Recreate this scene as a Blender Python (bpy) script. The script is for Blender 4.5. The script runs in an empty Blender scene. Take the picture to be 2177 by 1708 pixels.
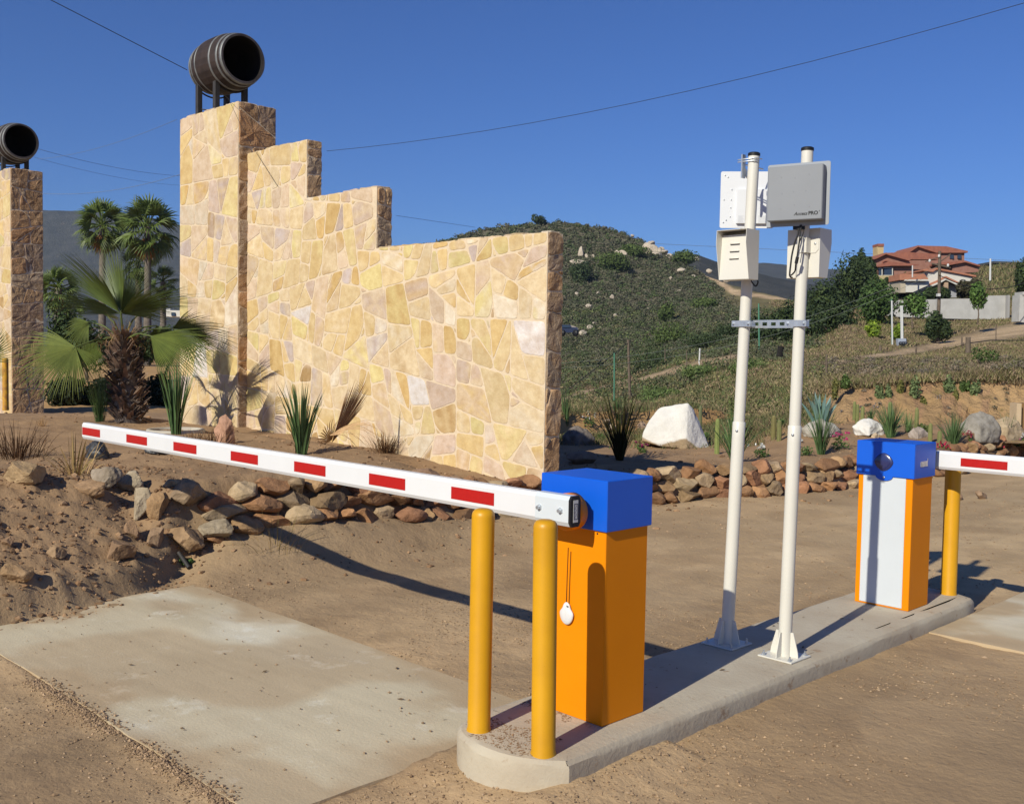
import bpy, math, random
import numpy as np
from math import sin, cos, tan, pi, radians, sqrt, atan2
from mathutils import Vector, Matrix
random.seed(7); rng = np.random.default_rng(7)
scene = bpy.context.scene

# ------------------------------------------------------------------ camera
F_, PIT, ROL, YAW, CH = 2182.9, 0.0502, 0.0174, 0.7908, 1.5125
CX, CY = 1088.5, 854.0
_r = np.array([cos(YAW), sin(YAW), 0]); _f = np.array([-sin(YAW), cos(YAW), 0]); _u = np.array([0, 0, 1.])
FW = _f*cos(PIT) - _u*sin(PIT); U0 = _u*cos(PIT) + _f*sin(PIT)
RT = _r*cos(ROL) + U0*sin(ROL); UP = U0*cos(ROL) - _r*sin(ROL)
CAM = np.array([0, 0, CH])
cd = bpy.data.cameras.new('camera'); cam = bpy.data.objects.new('camera', cd); scene.collection.objects.link(cam)
cd.sensor_fit = 'HORIZONTAL'; cd.sensor_width = 36.0; cd.lens = 36.0*F_/2177.0
cd.clip_start = 0.05; cd.clip_end = 9000
cam.matrix_world = Matrix(((RT[0], UP[0], -FW[0], 0), (RT[1], UP[1], -FW[1], 0), (RT[2], UP[2], -FW[2], CH), (0, 0, 0, 1)))
scene.camera = cam
scene.render.resolution_x = 1024; scene.render.resolution_y = 803

# ------------------------------------------------------------------ light
SUN_EL = radians(32.5); SUN_TR = np.array([-0.162, 0.987])          # horizontal travel of the light
scene.view_settings.view_transform = 'Standard'; scene.view_settings.look = 'None'
scene.view_settings.exposure = 0.08; scene.view_settings.gamma = 1.0
scene.view_settings.use_curve_mapping = False
w = bpy.data.worlds.new('World'); scene.world = w; w.use_nodes = True
nt = w.node_tree; nt.nodes.clear()
sky = nt.nodes.new('ShaderNodeTexSky'); sky.sky_type = 'NISHITA'; sky.sun_disc = False
sky.sun_elevation = SUN_EL
SD = np.array([-SUN_TR[0], -SUN_TR[1]])                              # towards the sun
sky.sun_rotation = atan2(SD[0], SD[1])
sky.air_density = 1.0; sky.dust_density = 0.2; sky.ozone_density = 4.0; sky.altitude = 300
bg = nt.nodes.new('ShaderNodeBackground'); bg.inputs[1].default_value = 0.05
wo = nt.nodes.new('ShaderNodeOutputWorld')
hs = nt.nodes.new('ShaderNodeMix'); hs.data_type = 'RGBA'; hs.blend_type = 'MULTIPLY'; hs.inputs[0].default_value = 1; hs.inputs[7].default_value = (.64, 1.0, 1.72, 1)
nt.links.new(sky.outputs[0], hs.inputs[6]); nt.links.new(hs.outputs[2], bg.inputs[0]); nt.links.new(bg.outputs[0], wo.inputs[0])
sl = bpy.data.lights.new('sun', 'SUN'); sl.energy = 5.0; sl.angle = radians(0.53); sl.color = (1.0, 0.95, 0.80)
so = bpy.data.objects.new('sun', sl); scene.collection.objects.link(so)
dirv = Vector((SUN_TR[0]*cos(SUN_EL), SUN_TR[1]*cos(SUN_EL), -sin(SUN_EL))).normalized()
so.rotation_euler = dirv.to_track_quat('-Z', 'Y').to_euler()

# ------------------------------------------------------------------ measuring helpers (photo units -> metres)
def ray(u, v): return FW + RT*((u-CX)/F_) - UP*((v-CY)/F_)
def onz(u, v, z=0.0): d = ray(u, v); return CAM + d*((z-CH)/d[2])
def onx(u, v, x): d = ray(u, v); return CAM + d*(x/d[0])
def ony(u, v, y): d = ray(u, v); return CAM + d*(y/d[1])
def dep(u, v, D): return CAM + ray(u, v)*D
def pj(P): d = np.array(P)-CAM; z = d@FW; return (CX+F_*(d@RT)/z, CY-F_*(d@UP)/z, z)

# ------------------------------------------------------------------ noise
def _h(ix, iy, s):
    n = (ix.astype(np.int64)*374761393 + iy.astype(np.int64)*668265263 + s*144665) & 0x7fffffff
    n = ((n ^ (n >> 13))*1274126177) & 0x7fffffff
    return ((n ^ (n >> 16)) & 0xffff)/65535.0
def vnoise(x, y, s=0):
    x = np.asarray(x, float); y = np.asarray(y, float)
    xi = np.floor(x); yi = np.floor(y); a = x-xi; b = y-yi
    a = a*a*(3-2*a); b = b*b*(3-2*b)
    return (_h(xi, yi, s)*(1-a)+_h(xi+1, yi, s)*a)*(1-b)+(_h(xi, yi+1, s)*(1-a)+_h(xi+1, yi+1, s)*a)*b
def fbm(x, y, s=0, o=4):
    t = 0; a = 0.5
    for i in range(o): t = t+a*(vnoise(x, y, s+i*17)-.5); x = x*2.03+3.1; y = y*2.03+1.7; a *= .5
    return t*2
def sm(t): t = np.clip(t, 0, 1); return t*t*(3-2*t)

# ------------------------------------------------------------------ object helpers
def tag(o, label=None, cat=None, group=None, kind=None):
    if label: o['label'] = label
    if cat: o['category'] = cat
    if group: o['group'] = group
    if kind: o['kind'] = kind
    return o
def empty(name, loc, label=None, cat=None, group=None, rz=0):
    o = bpy.data.objects.new(name, None); scene.collection.objects.link(o)
    o.location = tuple(loc); o.rotation_euler = (0, 0, rz); o.empty_display_size = .1
    return tag(o, label, cat, group)
def rootloc(p):
    v = Vector((0, 0, 0))
    while p is not None: v = v+p.location; p = p.parent
    return v
def copy_tree(o, parent=None):
    c = o.copy(); scene.collection.objects.link(c)
    if parent is not None: c.parent = parent
    for ch in list(o.children): copy_tree(ch, c)
    return c
class MB:
    def __init__(s): s.v = []; s.f = []; s.mi = []; s.n = 0; s.c = []; s.sm = []
    def add(s, verts, faces, mi=0, col=None, smooth=False):
        verts = np.asarray(verts, float).reshape(-1, 3); b = s.n
        s.v.append(verts); s.n += len(verts)
        for f in faces: s.f.append([int(i)+b for i in f]); s.mi.append(mi); s.sm.append(smooth)
        if col is None: col = (1, 1, 1)
        s.c.append(np.tile(np.asarray(col, float), (len(verts), 1)) if np.ndim(col) == 1 else np.asarray(col, float))
        return s
    def box(s, a, b, mi=0, col=None):
        x0, y0, z0 = a; x1, y1, z1 = b
        v = [(x0, y0, z0), (x1, y0, z0), (x1, y1, z0), (x0, y1, z0), (x0, y0, z1), (x1, y0, z1), (x1, y1, z1), (x0, y1, z1)]
        return s.add(v, [(0, 3, 2, 1), (4, 5, 6, 7), (0, 1, 5, 4), (1, 2, 6, 5), (2, 3, 7, 6), (3, 0, 4, 7)], mi, col)
    def bbox(s, a, b, r, mi=0, col=None):
        "box with chamfered edges"
        bm = []; a = np.array(a, float); b = np.array(b, float)
        V = []; idx = {}
        for k in range(8):
            m = [(k >> i) & 1 for i in range(3)]
            for ax in range(3):
                p = np.where(np.array(m) == 1, b-r, a+r)
                p[ax] = b[ax] if m[ax] else a[ax]
                idx[(tuple(m), ax)] = len(V); V.append(p)
        F = []
        for ax in range(3):
            o1, o2 = [i for i in range(3) if i != ax]
            for sd in (0, 1):
                q = []
                for (p1, p2) in ((0, 0), (1, 0), (1, 1), (0, 1)):
                    m = [0]*3; m[ax] = sd; m[o1] = p1; m[o2] = p2; q.append(idx[(tuple(m), ax)])
                F.append(q)
        for ax in range(3):
            o1, o2 = [i for i in range(3) if i != ax]
            for p1 in (0, 1):
                for p2 in (0, 1):
                    m0 = [0]*3; m0[o1] = p1; m0[o2] = p2; m1 = list(m0); m1[ax] = 1
                    F.append([idx[(tuple(m0), o1)], idx[(tuple(m1), o1)], idx[(tuple(m1), o2)], idx[(tuple(m0), o2)]])
        for k in range(8):
            m = tuple((k >> i) & 1 for i in range(3)); F.append([idx[(m, 0)], idx[(m, 1)], idx[(m, 2)]])
        c = (a+b)/2; G = []
        for f in F:
            P = [V[i] for i in f]; n = np.cross(P[1]-P[0], P[2]-P[0])
            G.append(f if n@(sum(P)/len(P)-c) > 0 else f[::-1])
        return s.add(V, G, mi, col)
    def tube(s, pts, r, seg=10, mi=0, col=None, caps=True, smooth=True):
        pts = [np.array(p, float) for p in pts]; n = len(pts)
        rr = r if hasattr(r, '__len__') else [r]*n
        V = []; prev = None
        for i, p in enumerate(pts):
            t = pts[min(i+1, n-1)]-pts[max(i-1, 0)]; t = t/(np.linalg.norm(t)+1e-9)
            if prev is None: a = np.cross(t, [0, 0, 1.]) if abs(t[2]) < .95 else np.cross(t, [1., 0, 0])
            else: a = prev-t*(prev@t)
            a = a/(np.linalg.norm(a)+1e-9); prev = a; b = np.cross(t, a)
            for k in range(seg):
                an = 2*pi*k/seg; V.append(p+rr[i]*(cos(an)*a+sin(an)*b))
        F = [(i*seg+k, i*seg+(k+1) % seg, (i+1)*seg+(k+1) % seg, (i+1)*seg+k) for i in range(n-1) for k in range(seg)]
        s.add(V, F, mi, col, smooth)
        if caps: 
            s.add(V[:seg], [tuple(range(seg))[::-1]], mi, col); s.add(V[-seg:], [tuple(range(seg))], mi, col)
        return s
    def lathe(s, prof, c, axis=2, seg=24, mi=0, col=None, smooth=True):
        "prof: (radius, height) list; turned round an axis through c"
        V = []
        ax = [np.array([1., 0, 0]), np.array([0, 1., 0]), np.array([0, 0, 1.])]
        A = ax[axis]; B = ax[(axis+1) % 3]; C_ = ax[(axis+2) % 3]
        for (r, h) in prof:
            for k in range(seg): an = 2*pi*k/seg; V.append(np.array(c)+A*h+B*r*cos(an)+C_*r*sin(an))
        F = [(i*seg+k, i*seg+(k+1) % seg, (i+1)*seg+(k+1) % seg, (i+1)*seg+k) for i in range(len(prof)-1) for k in range(seg)]
        return s.add(V, F, mi, col, smooth)
    def prism(s, poly, d, mi=0, col=None):
        "poly: 3D points of a flat outline, pushed along d"
        P = np.array(poly, float); n = len(P); d = np.array(d, float)
        nm = sum(np.cross(P[i]-P[0], P[(i+1) % n]-P[0]) for i in range(n))
        if nm@d > 0: P = P[::-1]
        V = np.vstack([P, P+d])
        F = [tuple(range(n)), tuple(range(2*n-1, n-1, -1))]+[(i, i+n, (i+1) % n+n, (i+1) % n) for i in range(n)]
        return s.add(V, F, mi, col)
    def build(s, name, mats, parent=None, label=None):
        me = bpy.data.meshes.new(name); V = np.vstack(s.v) if s.v else np.zeros((0, 3))
        off = rootloc(parent); V = V-np.array(off)
        me.from_pydata(V.tolist(), [], s.f)
        if not isinstance(mats, (list, tuple)): mats = [mats]
        for m in mats: me.materials.append(m)
        if len(mats) > 1: me.polygons.foreach_set('material_index', s.mi)
        me.polygons.foreach_set('use_smooth', s.sm)
        C = np.vstack(s.c)
        if C.size:
            at = me.color_attributes.new('tint', 'FLOAT_COLOR', 'POINT')
            at.data.foreach_set('color', np.hstack([C, np.ones((len(C), 1))]).ravel())
        me.update()
        o = bpy.data.objects.new(name, me); scene.collection.objects.link(o)
        if parent is not None: o.parent = parent
        if label: o['label'] = label
        return o
def npmesh(name, V, F, mat, col=None, smooth=False, parent=None):
    "fast mesh from arrays, all faces the same size"
    me = bpy.data.meshes.new(name); V = np.asarray(V, np.float64)-np.array(rootloc(parent)); F = np.asarray(F, np.int32); k = F.shape[1]
    me.vertices.add(len(V)); me.vertices.foreach_set('co', V.ravel())
    me.loops.add(F.size); me.loops.foreach_set('vertex_index', F.ravel())
    me.polygons.add(len(F)); me.polygons.foreach_set('loop_start', np.arange(0, F.size, k, dtype=np.int32))
    me.polygons.foreach_set('use_smooth', np.full(len(F), smooth))
    me.update(calc_edges=True)
    if col is not None:
        at = me.color_attributes.new('tint', 'FLOAT_COLOR', 'POINT')
        at.data.foreach_set('color', np.hstack([col, np.ones((len(col), 1))]).astype(np.float32).ravel())
    me.materials.append(mat)
    o = bpy.data.objects.new(name, me); scene.collection.objects.link(o)
    if parent is not None: o.parent = parent
    return o

# ------------------------------------------------------------------ materials
_m = {}
def mat(name, c1, c2=None, scale=6., rough=.8, bump=0., bs=60., metal=0., attr=False, spots=None, spec=.3, trans=0., det=6, bd=.01, coords='Object', coat=0.):
    """noise mix of c1/c2 (times the per-vertex tint when attr), with a noise bump; spots = (colour, scale, threshold)"""
    if name in _m: return _m[name]
    m = bpy.data.materials.new(name); m.use_nodes = True; t = m.node_tree; N = t.nodes; L = t.links
    b = N['Principled BSDF']; b.inputs['Roughness'].default_value = rough; b.inputs['Metallic'].default_value = metal
    b.inputs['Specular IOR Level'].default_value = spec
    if coat: b.inputs['Coat Weight'].default_value = coat
    tc = N.new('ShaderNodeTexCoord')
    def noise(sc, d=5., r=.6):
        n = N.new('ShaderNodeTexNoise'); n.inputs['Scale'].default_value = sc; n.inputs['Detail'].default_value = d; n.inputs['Roughness'].default_value = r
        L.new(tc.outputs[coords], n.inputs['Vector']); return n
    def mix(a, b_, f, mode='MIX'):
        x = N.new('ShaderNodeMix'); x.data_type = 'RGBA'; x.blend_type = mode
        for k, val in ((6, a), (7, b_)):
            if isinstance(val, tuple): x.inputs[k].default_value = (*val, 1)
            else: L.new(val, x.inputs[k])
        if isinstance(f, (int, float)): x.inputs[0].default_value = f
        else: L.new(f, x.inputs[0])
        return x.outputs[2]
    def ramp(src, p0, p1):
        r = N.new('ShaderNodeMapRange'); r.inputs[1].default_value = p0; r.inputs[2].default_value = p1; L.new(src, r.inputs[0]); return r.outputs[0]
    col = c1
    if c2 is not None: col = mix(c1, c2, ramp(noise(scale, det).outputs[0], .35, .65))
    if spots: col = mix(col, spots[0], ramp(noise(spots[1], 6., .7).outputs[0], spots[2], spots[2]+.08))
    if attr:
        a = N.new('ShaderNodeAttribute'); a.attribute_name = 'tint'; col = mix(col, a.outputs[0], 1.0, 'MULTIPLY')
    if isinstance(col, tuple): b.inputs['Base Color'].default_value = (*col, 1)
    else: L.new(col, b.inputs['Base Color'])
    if bump:
        bn = N.new('ShaderNodeBump'); bn.inputs['Strength'].default_value = bump; bn.inputs['Distance'].default_value = bd
        L.new(noise(bs, 8., .65).outputs[0], bn.inputs['Height']); L.new(bn.outputs[0], b.inputs['Normal'])
    if trans:
        tr = N.new('ShaderNodeBsdfTranslucent'); ms = N.new('ShaderNodeMixShader'); ms.inputs[0].default_value = trans
        if isinstance(col, tuple): tr.inputs[0].default_value = (*col, 1)
        else: L.new(col, tr.inputs[0])
        L.new(b.outputs[0], ms.inputs[1]); L.new(tr.outputs[0], ms.inputs[2]); L.new(ms.outputs[0], N['Material Output'].inputs[0])
    _m[name] = m; return m
W1 = (1, 1, 1)
m_dirt = mat('dirt', (.392, .270, .152), (.33, .222, .124), 1.3, .95, .9, 26., attr=True, spots=((.50, .35, .22), 90., .62), bd=.012)
m_terr = mat('hill_ground', (1, 1, 1), (.62, .60, .58), .22, .97, 1., 3., attr=True, spots=((.55, .6, .5), 1.6, .56), bd=.25)
m_far = mat('far_scrub', (.070, .068, .058), (.036, .038, .034), .05, .95, 1., .35, bd=3., spots=((.11, .095, .075), .12, .60))
m_rock = mat('rock', (1, 1, 1), (.62, .60, .56), 9., .9, 1., 22., attr=True, spots=((1.15, 1.05, .9), 14., .62), bd=.014)
m_pebble = mat('pebble', (.335, .238, .15), rough=.95, attr=True)
m_conc = mat('concrete', (.43, .375, .29), (.35, .29, .21), 2.2, .9, .5, 45., spots=((.27, .185, .115), 5., .56), bd=.004)
m_slab = mat('slab_concrete', (.565, .49, .345), (.50, .425, .295), 1.4, .92, .7, 60., spots=((.61, .55, .42), 3.2, .58), bd=.004, attr=True)
m_stone = mat('flagstone', (.97, .97, .95), (.80, .74, .65), 9., .88, .9, 24., attr=True, bd=.008)
m_stone_r = mat('rough_stone', (1, 1, 1), (.72, .68, .62), 8., .92, 1., 13., attr=True, bd=.045)
m_mortar = mat('mortar', (.66, .53, .375), (.60, .48, .335), 8., .95, .6, 50.)
m_yellow = mat('yellow_paint', (.60, .300, .005), (.53, .26, .006), 5., .42, .12, 30., spec=.4, bd=.003)
m_orange = mat('orange_paint', (.74, .232, .0), (.71, .218, .0), 4., .5, .1, 220., spec=.18, bd=.001)
m_blue = mat('blue_paint', (.0, .096, .60), (.0, .090, .57), 5., .45, .25, 260., spec=.5, bd=.001)
m_white = mat('white_paint', (.67, .67, .68), (.64, .64, .65), 4., .35, spec=.4)
m_pale = mat('pale_panel', (.545, .575, .60), (.525, .555, .58), 4., .45)
m_red = mat('red_reflector', (.42, .012, .010), (.38, .010, .008), 60., .4)
m_black = mat('black_rubber', (.012, .012, .014), rough=.5)
m_black2 = mat('black_plastic_film', (.02, .022, .026), (.05, .05, .055), 20., .5, .6, 20., spec=.5)
m_cream = mat('cream_paint', (.63, .605, .54), (.60, .575, .51), 3., .38, .15, 40., spec=.45, bd=.002)
m_steel = mat('galvanised_steel', (.62, .65, .68), (.50, .53, .56), 40., .38, metal=.8)
m_grey = mat('grey_plastic', (.225, .237, .258), (.213, .225, .245), 6., .5)
m_plate = mat('light_grey_plate', (.29, .31, .34), rough=.45)
m_wp = mat('white_plate', (.68, .69, .71), (.66, .67, .69), 5., .4)
m_label = mat('silver_label', (.52, .52, .51), rough=.5)
m_ink = mat('black_ink', (.01, .01, .01), rough=.6)
m_dknob = mat('dark_knob', (.02, .025, .10), rough=.25, spec=.6, coat=.5)
m_barrel = mat('barrel_wood', (.040, .027, .023), (.024, .016, .014), 9., .7, .6, 30., spots=((.20, .15, .13), 26., .70), bd=.006, attr=True)
m_hoop = mat('barrel_hoop', (.23, .235, .23), (.15, .15, .15), 12., .5, metal=.35)
m_dark = mat('dark_interior', (.010, .009, .009), (.018, .015, .014), 8., .95)
m_stand = mat('dark_steel', (.045, .040, .038), (.03, .028, .027), 12., .6)
m_palm = mat('palm_leaf', (.135, .168, .046), (.09, .12, .034), 4., .5, attr=True, trans=.22, spec=.4)
m_blade = mat('blade_leaf', (.10, .17, .062), (.075, .13, .05), 5., .5, attr=True, trans=.12, spec=.35)
m_leaf = mat('shrub_leaf', (.105, .145, .042), (.075, .108, .032), .7, .7, attr=True, trans=.15)
m_dry = mat('dry_leaf', (.36, .25, .14), (.25, .16, .085), 8., .9, attr=True, trans=.1)
m_boot = mat('palm_boots', (.14, .11, .095), (.075, .058, .048), 12., .9, .8, 30., attr=True)
m_bark = mat('palm_trunk', (.17, .145, .12), (.11, .09, .075), 5., .95, .8, 12., bd=.02)
m_cactus = mat('cactus', (.17, .19, .085), (.13, .15, .07), 10., .7, attr=True)
m_agave = mat('agave', (.15, .24, .22), (.12, .20, .19), 5., .5, attr=True)
m_petal = mat('petal', (1, 1, 1), rough=.6, attr=True, trans=.2)
m_whitewash = mat('whitewashed_rock', (.68, .655, .615), (.60, .575, .535), 5., .9, .8, 16., spots=((.42, .31, .22), 9., .72), bd=.02, attr=True)
m_wood = mat('weathered_wood', (.15, .115, .085), (.10, .075, .055), 4., .9, .5, 20.)
m_newwood = mat('new_timber', (.45, .34, .21), (.40, .30, .18), 6., .7, attr=True)
m_brick = mat('pink_brick_wall', (.29, .15, .115), (.25, .12, .09), 3., .95, .2, 20.)
m_tile = mat('clay_roof_tile', (.30, .115, .075), (.23, .085, .058), 2.5, .9)
m_tile2 = mat('orange_roof_tile', (.40, .175, .105), (.34, .14, .085), 2.5, .9)
m_render_ = mat('white_render', (.56, .54, .49), (.52, .50, .45), 1., .9)
m_block = mat('concrete_block', (.43, .42, .40), (.36, .35, .33), 1.3, .95, .5, 8.)
m_glass = mat('window_glass', (.03, .045, .07), rough=.15, spec=.6)
m_green = mat('green_post_paint', (.07, .20, .13), rough=.6)
m_wire3 = mat('valley_cable', (.20, .22, .19), rough=.8)
m_wire = mat('cable', (.02, .02, .022), rough=.7)
m_wire2 = mat('faded_cable', (.13, .19, .32), rough=.8)
m_chan = m_steel

# ------------------------------------------------------------------ ground
ROAD = -.18
EY = [-30, 1.0, 2.0, 3.1, 3.7, 5.0, 7.0, 8.0, 9.4, 10.4, 11.3, 12.3, 14.7, 17, 19.3, 40]
EX = [-6.1, -6.2, -6.32, -6.62, -7.05, -6.95, -6.88, -6.93, -7.0, -6.62, -6.42, -6.25, -6.05, -6.2, -6.4, -7.0]
def edge(y): return np.interp(y, EY, EX)
KW = .9295                                                     # the masonry stands a little nearer than first measured
def szl(z): return CH+(z-CH)*KW
def gz(x, y, fine=True):
    x = np.asarray(x, float); y = np.asarray(y, float)
    e = edge(y)+.06*fbm(x*.8, y*1.6, 5, 3); d = e-x
    lo = np.interp(y, [3.2, 4.2, 5.2, 6.2, 6.8, 7.4], [.44, .47, .46, .36, .24, .13])
    top = lo+(np.interp(d, [.5, 2.5, 6, 8.5, 11, 14, 25, 60], [0, .02, .06, .0, -.16, -.32, -.42, -.46]))
    top = np.where(d > 2.5, np.maximum(top, .48+np.interp(d, [2.5, 6.2, 8.5, 11, 14, 25, 60], [0, .06, 0, -.16, -.38, -.44, -.48])), top+(.48-lo)*sm(d/2.5))
    zw = np.interp(x, [-24, -20.5, -14.5, -12.6, -9, -6.9], [.06, .09, .30, .40, .31, .15]); t = sm((y-6.0)/.95); top = top*(1-t)+np.minimum(top, zw)*t
    tr = np.interp(d, [0, .5, 1.6, 4, 14], [.13, .10, .02, .0, .0]); q = sm((y-7.45)/.5); top = top*(1-q)+np.where(x > -7.2-.0*x, tr, np.where(x > -12.2, tr, top))*q
    apr = np.interp(y, [3.3, 3.9, 4.6, 5.5, 6.5, 8.2], [.0, .24, .31, .24, .15, .0])*sm((d+.80)/.85)
    m = sm((3.75-y)/.5)
    k = sm(d/.34)
    z1 = ROAD+apr+(top-ROAD-apr)*k
    z2 = ROAD+(top-ROAD)*(.30*sm(d/.18)+.18*sm((d-.15)/.35)+.52*sm((d-.35)/.85))
    z = z1*(1-m)+z2*m
    z = z+.04*np.exp(-((x+7.9)**2/.2+(y-2.9)**2/.5))
    z = z+.05*np.exp(-((x+8.3)**2/.5+(y-6.3)**2/.12))
    rough = .25+.75*sm((d+.5)/.6)
    if fine:
        z = z+rough*(.030*fbm(x*2.2, y*2.2, 1, 3)+.022*fbm(x*9, y*9, 2, 3))+.010*fbm(x*1.1, y*1.1, 3, 3)
        heap = m*sm(d/.12)*sm((2.2-d)/.8)
        z = z+heap*(.05*np.abs(fbm(x*7, y*7, 9, 4))+.03*fbm(x*20, y*20, 8, 3))
        z = z+(1-heap)*.006*fbm(x*14, y*14, 10, 3)
    # loose gravel banked against the island's nose and sides
    dn = np.sqrt(np.maximum(0, np.maximum(-3.12-x, x+2.47))**2+np.maximum(0, np.maximum(2.66-y, y-6.66))**2)
    z = z+(.010+.012*vnoise(x*5, y*3, 8))*np.exp(-((y-1.862+.02*fbm(x*2.5, y*0, 12, 3))/.045)**2)*sm((x+6.75)/.2)*sm((-3.0-x)/.3)
    if fine: z = z-.012*sm((fbm(x*1.3, y*.16, 65, 3)-.05)/.12)*(1-k)*sm((y-3.6)/.6)
    z = z+.045*np.exp(-(dn/.16)**2)*np.where(y < 3.4, 1., .35)*(.8+.4*vnoise(x*6, y*6, 4))
    gr = sm(1-np.abs(dn-.1)/.55)*sm((4.2-y)/1.2)
    if fine: z = z+gr*.012*fbm(x*26, y*26, 6, 2)
    z = z+sm((x+2.62)/.12)*np.interp(y, [1.6, 2.7, 4.2, 9, 13], [.0, .045, .088, .088, .0])
    sl_ = ((x > -6.15) & (x < -3.15) & (y > 1.93) & (y < 3.44)) | ((x > -2.45) & (x < 3.9) & (y > 5.95) & (y < 7.40))
    z = np.where(sl_, np.minimum(z, np.where(x > -2.6, -.125, ROAD-.03)), z)
    D = x*_f[0]+y*_f[1]; lat = (x*_r[0]+y*_r[1])/np.maximum(D, 1)
    z = z+.26*sm((D-14.2)/3.3)*sm((lat-.22)/.06)*(D > 3)*(d > .3)
    z = z-9*sm((D-21)/9)*sm((lat+.10)/.08)*(D > 3)
    far = sm((D-300)/300); z = z*(1-far)-6*far
    return z
def axis_pts(segs):
    out = [segs[0][0]]
    for a, b, st in segs:
        n = max(1, int(round((b-a)/st))); out += list(np.linspace(a, b, n+1)[1:])
    return np.array(out)
gx = axis_pts([(-1700, -400, 260), (-400, -60, 40), (-60, -24, 3), (-24, -15, .3), (-15, -8.6, .09), (-8.6, -1.9, .03), (-1.9, 6, .12), (6, 40, 2.), (40, 400, 40), (400, 1500, 275)])
gy = axis_pts([(-600, -60, 60), (-60, -3, 4), (-3, 1.1, .25), (1.1, 6.0, .03), (6.0, 11, .06), (11, 20, .11), (20, 34, 1.), (34, 80, 4), (80, 500, 40), (500, 1700, 300)])
GX, GY = np.meshgrid(gx, gy)
GZ = gz(GX, GY)
nx, ny = len(gx), len(gy)
ii = np.arange(ny-1)[:, None]*nx+np.arange(nx-1)[None, :]
GFc = np.stack([ii, ii+1, ii+nx+1, ii+nx], -1).reshape(-1, 4)
d_ = edge(GY)-GX
n1 = fbm(GX*.7, GY*.7, 21, 4); n2 = fbm(GX*3, GY*3, 22, 3)
base = np.stack([1+.15*n1, 1+.13*n1, 1+.10*n1], -1)
bed = sm((d_+.1)/.5)[..., None]
base = base*(1-bed)+bed*base*np.array([.80, .74, .71])*(1+.25*n2[..., None])
roadf = (sm((GY-4)/6)*sm((GX+7)/3))[..., None]
base = base*(1+roadf*np.array([.16, .20, .20]))
dn_ = np.sqrt(np.maximum(0, np.maximum(-3.12-GX, GX+2.47))**2+np.maximum(0, np.maximum(2.66-GY, GY-6.66))**2)
rut = fbm(GX*2.6, GY*.22, 61, 4)+.5*fbm(GX*7, GY*.5, 62, 3); base = base*(1+(.16*rut*(1-bed[..., 0]))[..., None])
patch = sm((fbm(GX*1.6, GY*1.1, 63, 5)-.02)/.16)*(1-bed[..., 0]); base = base*(1-.13*patch[..., None]*np.array([.9, 1., 1.1]))
dust = (sm((n1+.12)/.3)*(1-bed[..., 0])*.5)[..., None]
base = base*(1+dust*np.array([.25, .28, .30]))
D_ = GX*_f[0]+GY*_f[1]
latg = (GX*_r[0]+GY*_r[1])/np.maximum(D_, 1)
dryg = np.maximum(sm((D_-19)/6), sm((D_-16.2)/1.2+.5*n2)*sm((latg+.05)/.1)*sm((.30-latg)/.05)*.8)[..., None]
base = base*(1-dryg)+dryg*np.array([1.15, 1.0, .72])*(1+.2*n1[..., None])
g = npmesh('ground', np.stack([GX, GY, GZ], -1).reshape(-1, 3), GFc, m_dirt, base.reshape(-1, 3), smooth=True)
tag(g, kind='structure')
def gzp(x, y): return float(gz(np.array([x]), np.array([y]))[0])
def hit(u, v, d0=3.0, d1=60):
    if u > 1620 and v > 860: d1 = min(d1, 17.75)
    d = ray(u, v); t = np.arange(d0, d1, .02); P = CAM+d[None, :]*t[:, None]
    below = np.where(P[:, 2] < gz(P[:, 0], P[:, 1]))[0]
    k = below[0] if len(below) else len(t)-1
    return P[k]

# concrete slabs set in the road (thin sheets with real thickness)
def slab(name, x0, x1, y0, y1, z, seed):
    xs = np.arange(x0, x1+1e-6, .03); ys = np.arange(y0, y1+1e-6, .03); X, Y = np.meshgrid(xs, ys)
    Z = z+.003*fbm(X*3, Y*3, seed, 3)
    # worn, dusty edges
    ex = .010*fbm(Y*4, X*0+3, seed+1, 4); X2 = X.copy(); Y2 = Y.copy()
    X2[:, 0] += ex[:, 0]; X2[:, -1] += ex[:, -1]; ey = .010*fbm(X*4, Y*0+7, seed+2, 4); Y2[0] += ey[0]; Y2[-1] += ey[-1]
    n = len(xs); k = len(ys); ii = np.arange(k-1)[:, None]*n+np.arange(n-1)[None, :]
    F = np.stack([ii, ii+1, ii+n+1, ii+n], -1).reshape(-1, 4)
    e = np.minimum(np.minimum(X-x0, x1-X), np.minimum(Y-y0, y1-Y))
    dirt = sm(1-e/.34+1.5*fbm(X*2.5, Y*2.5, seed+5, 4))
    dirt = np.maximum(dirt, sm((fbm(X*.9, Y*1.5, seed+8, 3)-.02)/.22)*.7)
    col = 1-dirt[..., None]*np.array([.20, .30, .38])
    light = (sm((fbm(X*.8+3, Y*1.3, seed+11, 4)-.02)/.3)*(1-dirt))[..., None]
    col = col*(1+light*np.array([.10, .15, .26]))
    brush = fbm(X*1.2+Y*.3, Y*34-X*3, seed+21, 3)[..., None]; col = col*(1+.10*brush)
    V = np.stack([X2, Y2, Z], -1).reshape(-1, 3)
    rim = np.concatenate([np.arange(n), np.arange(1, k)*n+n-1, (k-1)*n+np.arange(n-2, -1, -1), np.arange(k-2, 0, -1)*n])
    b = len(V); V = np.vstack([V, V[rim]-np.array([0, 0, .09])]); m = len(rim)
    j = np.arange(m); F = np.vstack([F, np.stack([rim[j], b+j, b+(j+1) % m, rim[(j+1) % m]], -1)])
    cc = np.vstack([col.reshape(-1, 3), np.tile([.84, .76, .66], (m, 1))])
    return tag(npmesh(name, V, F, m_slab, cc), kind='structure')
slab('road_slab', -6.62, -3.12, 1.90, 3.47, -.168, 31)
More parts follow.
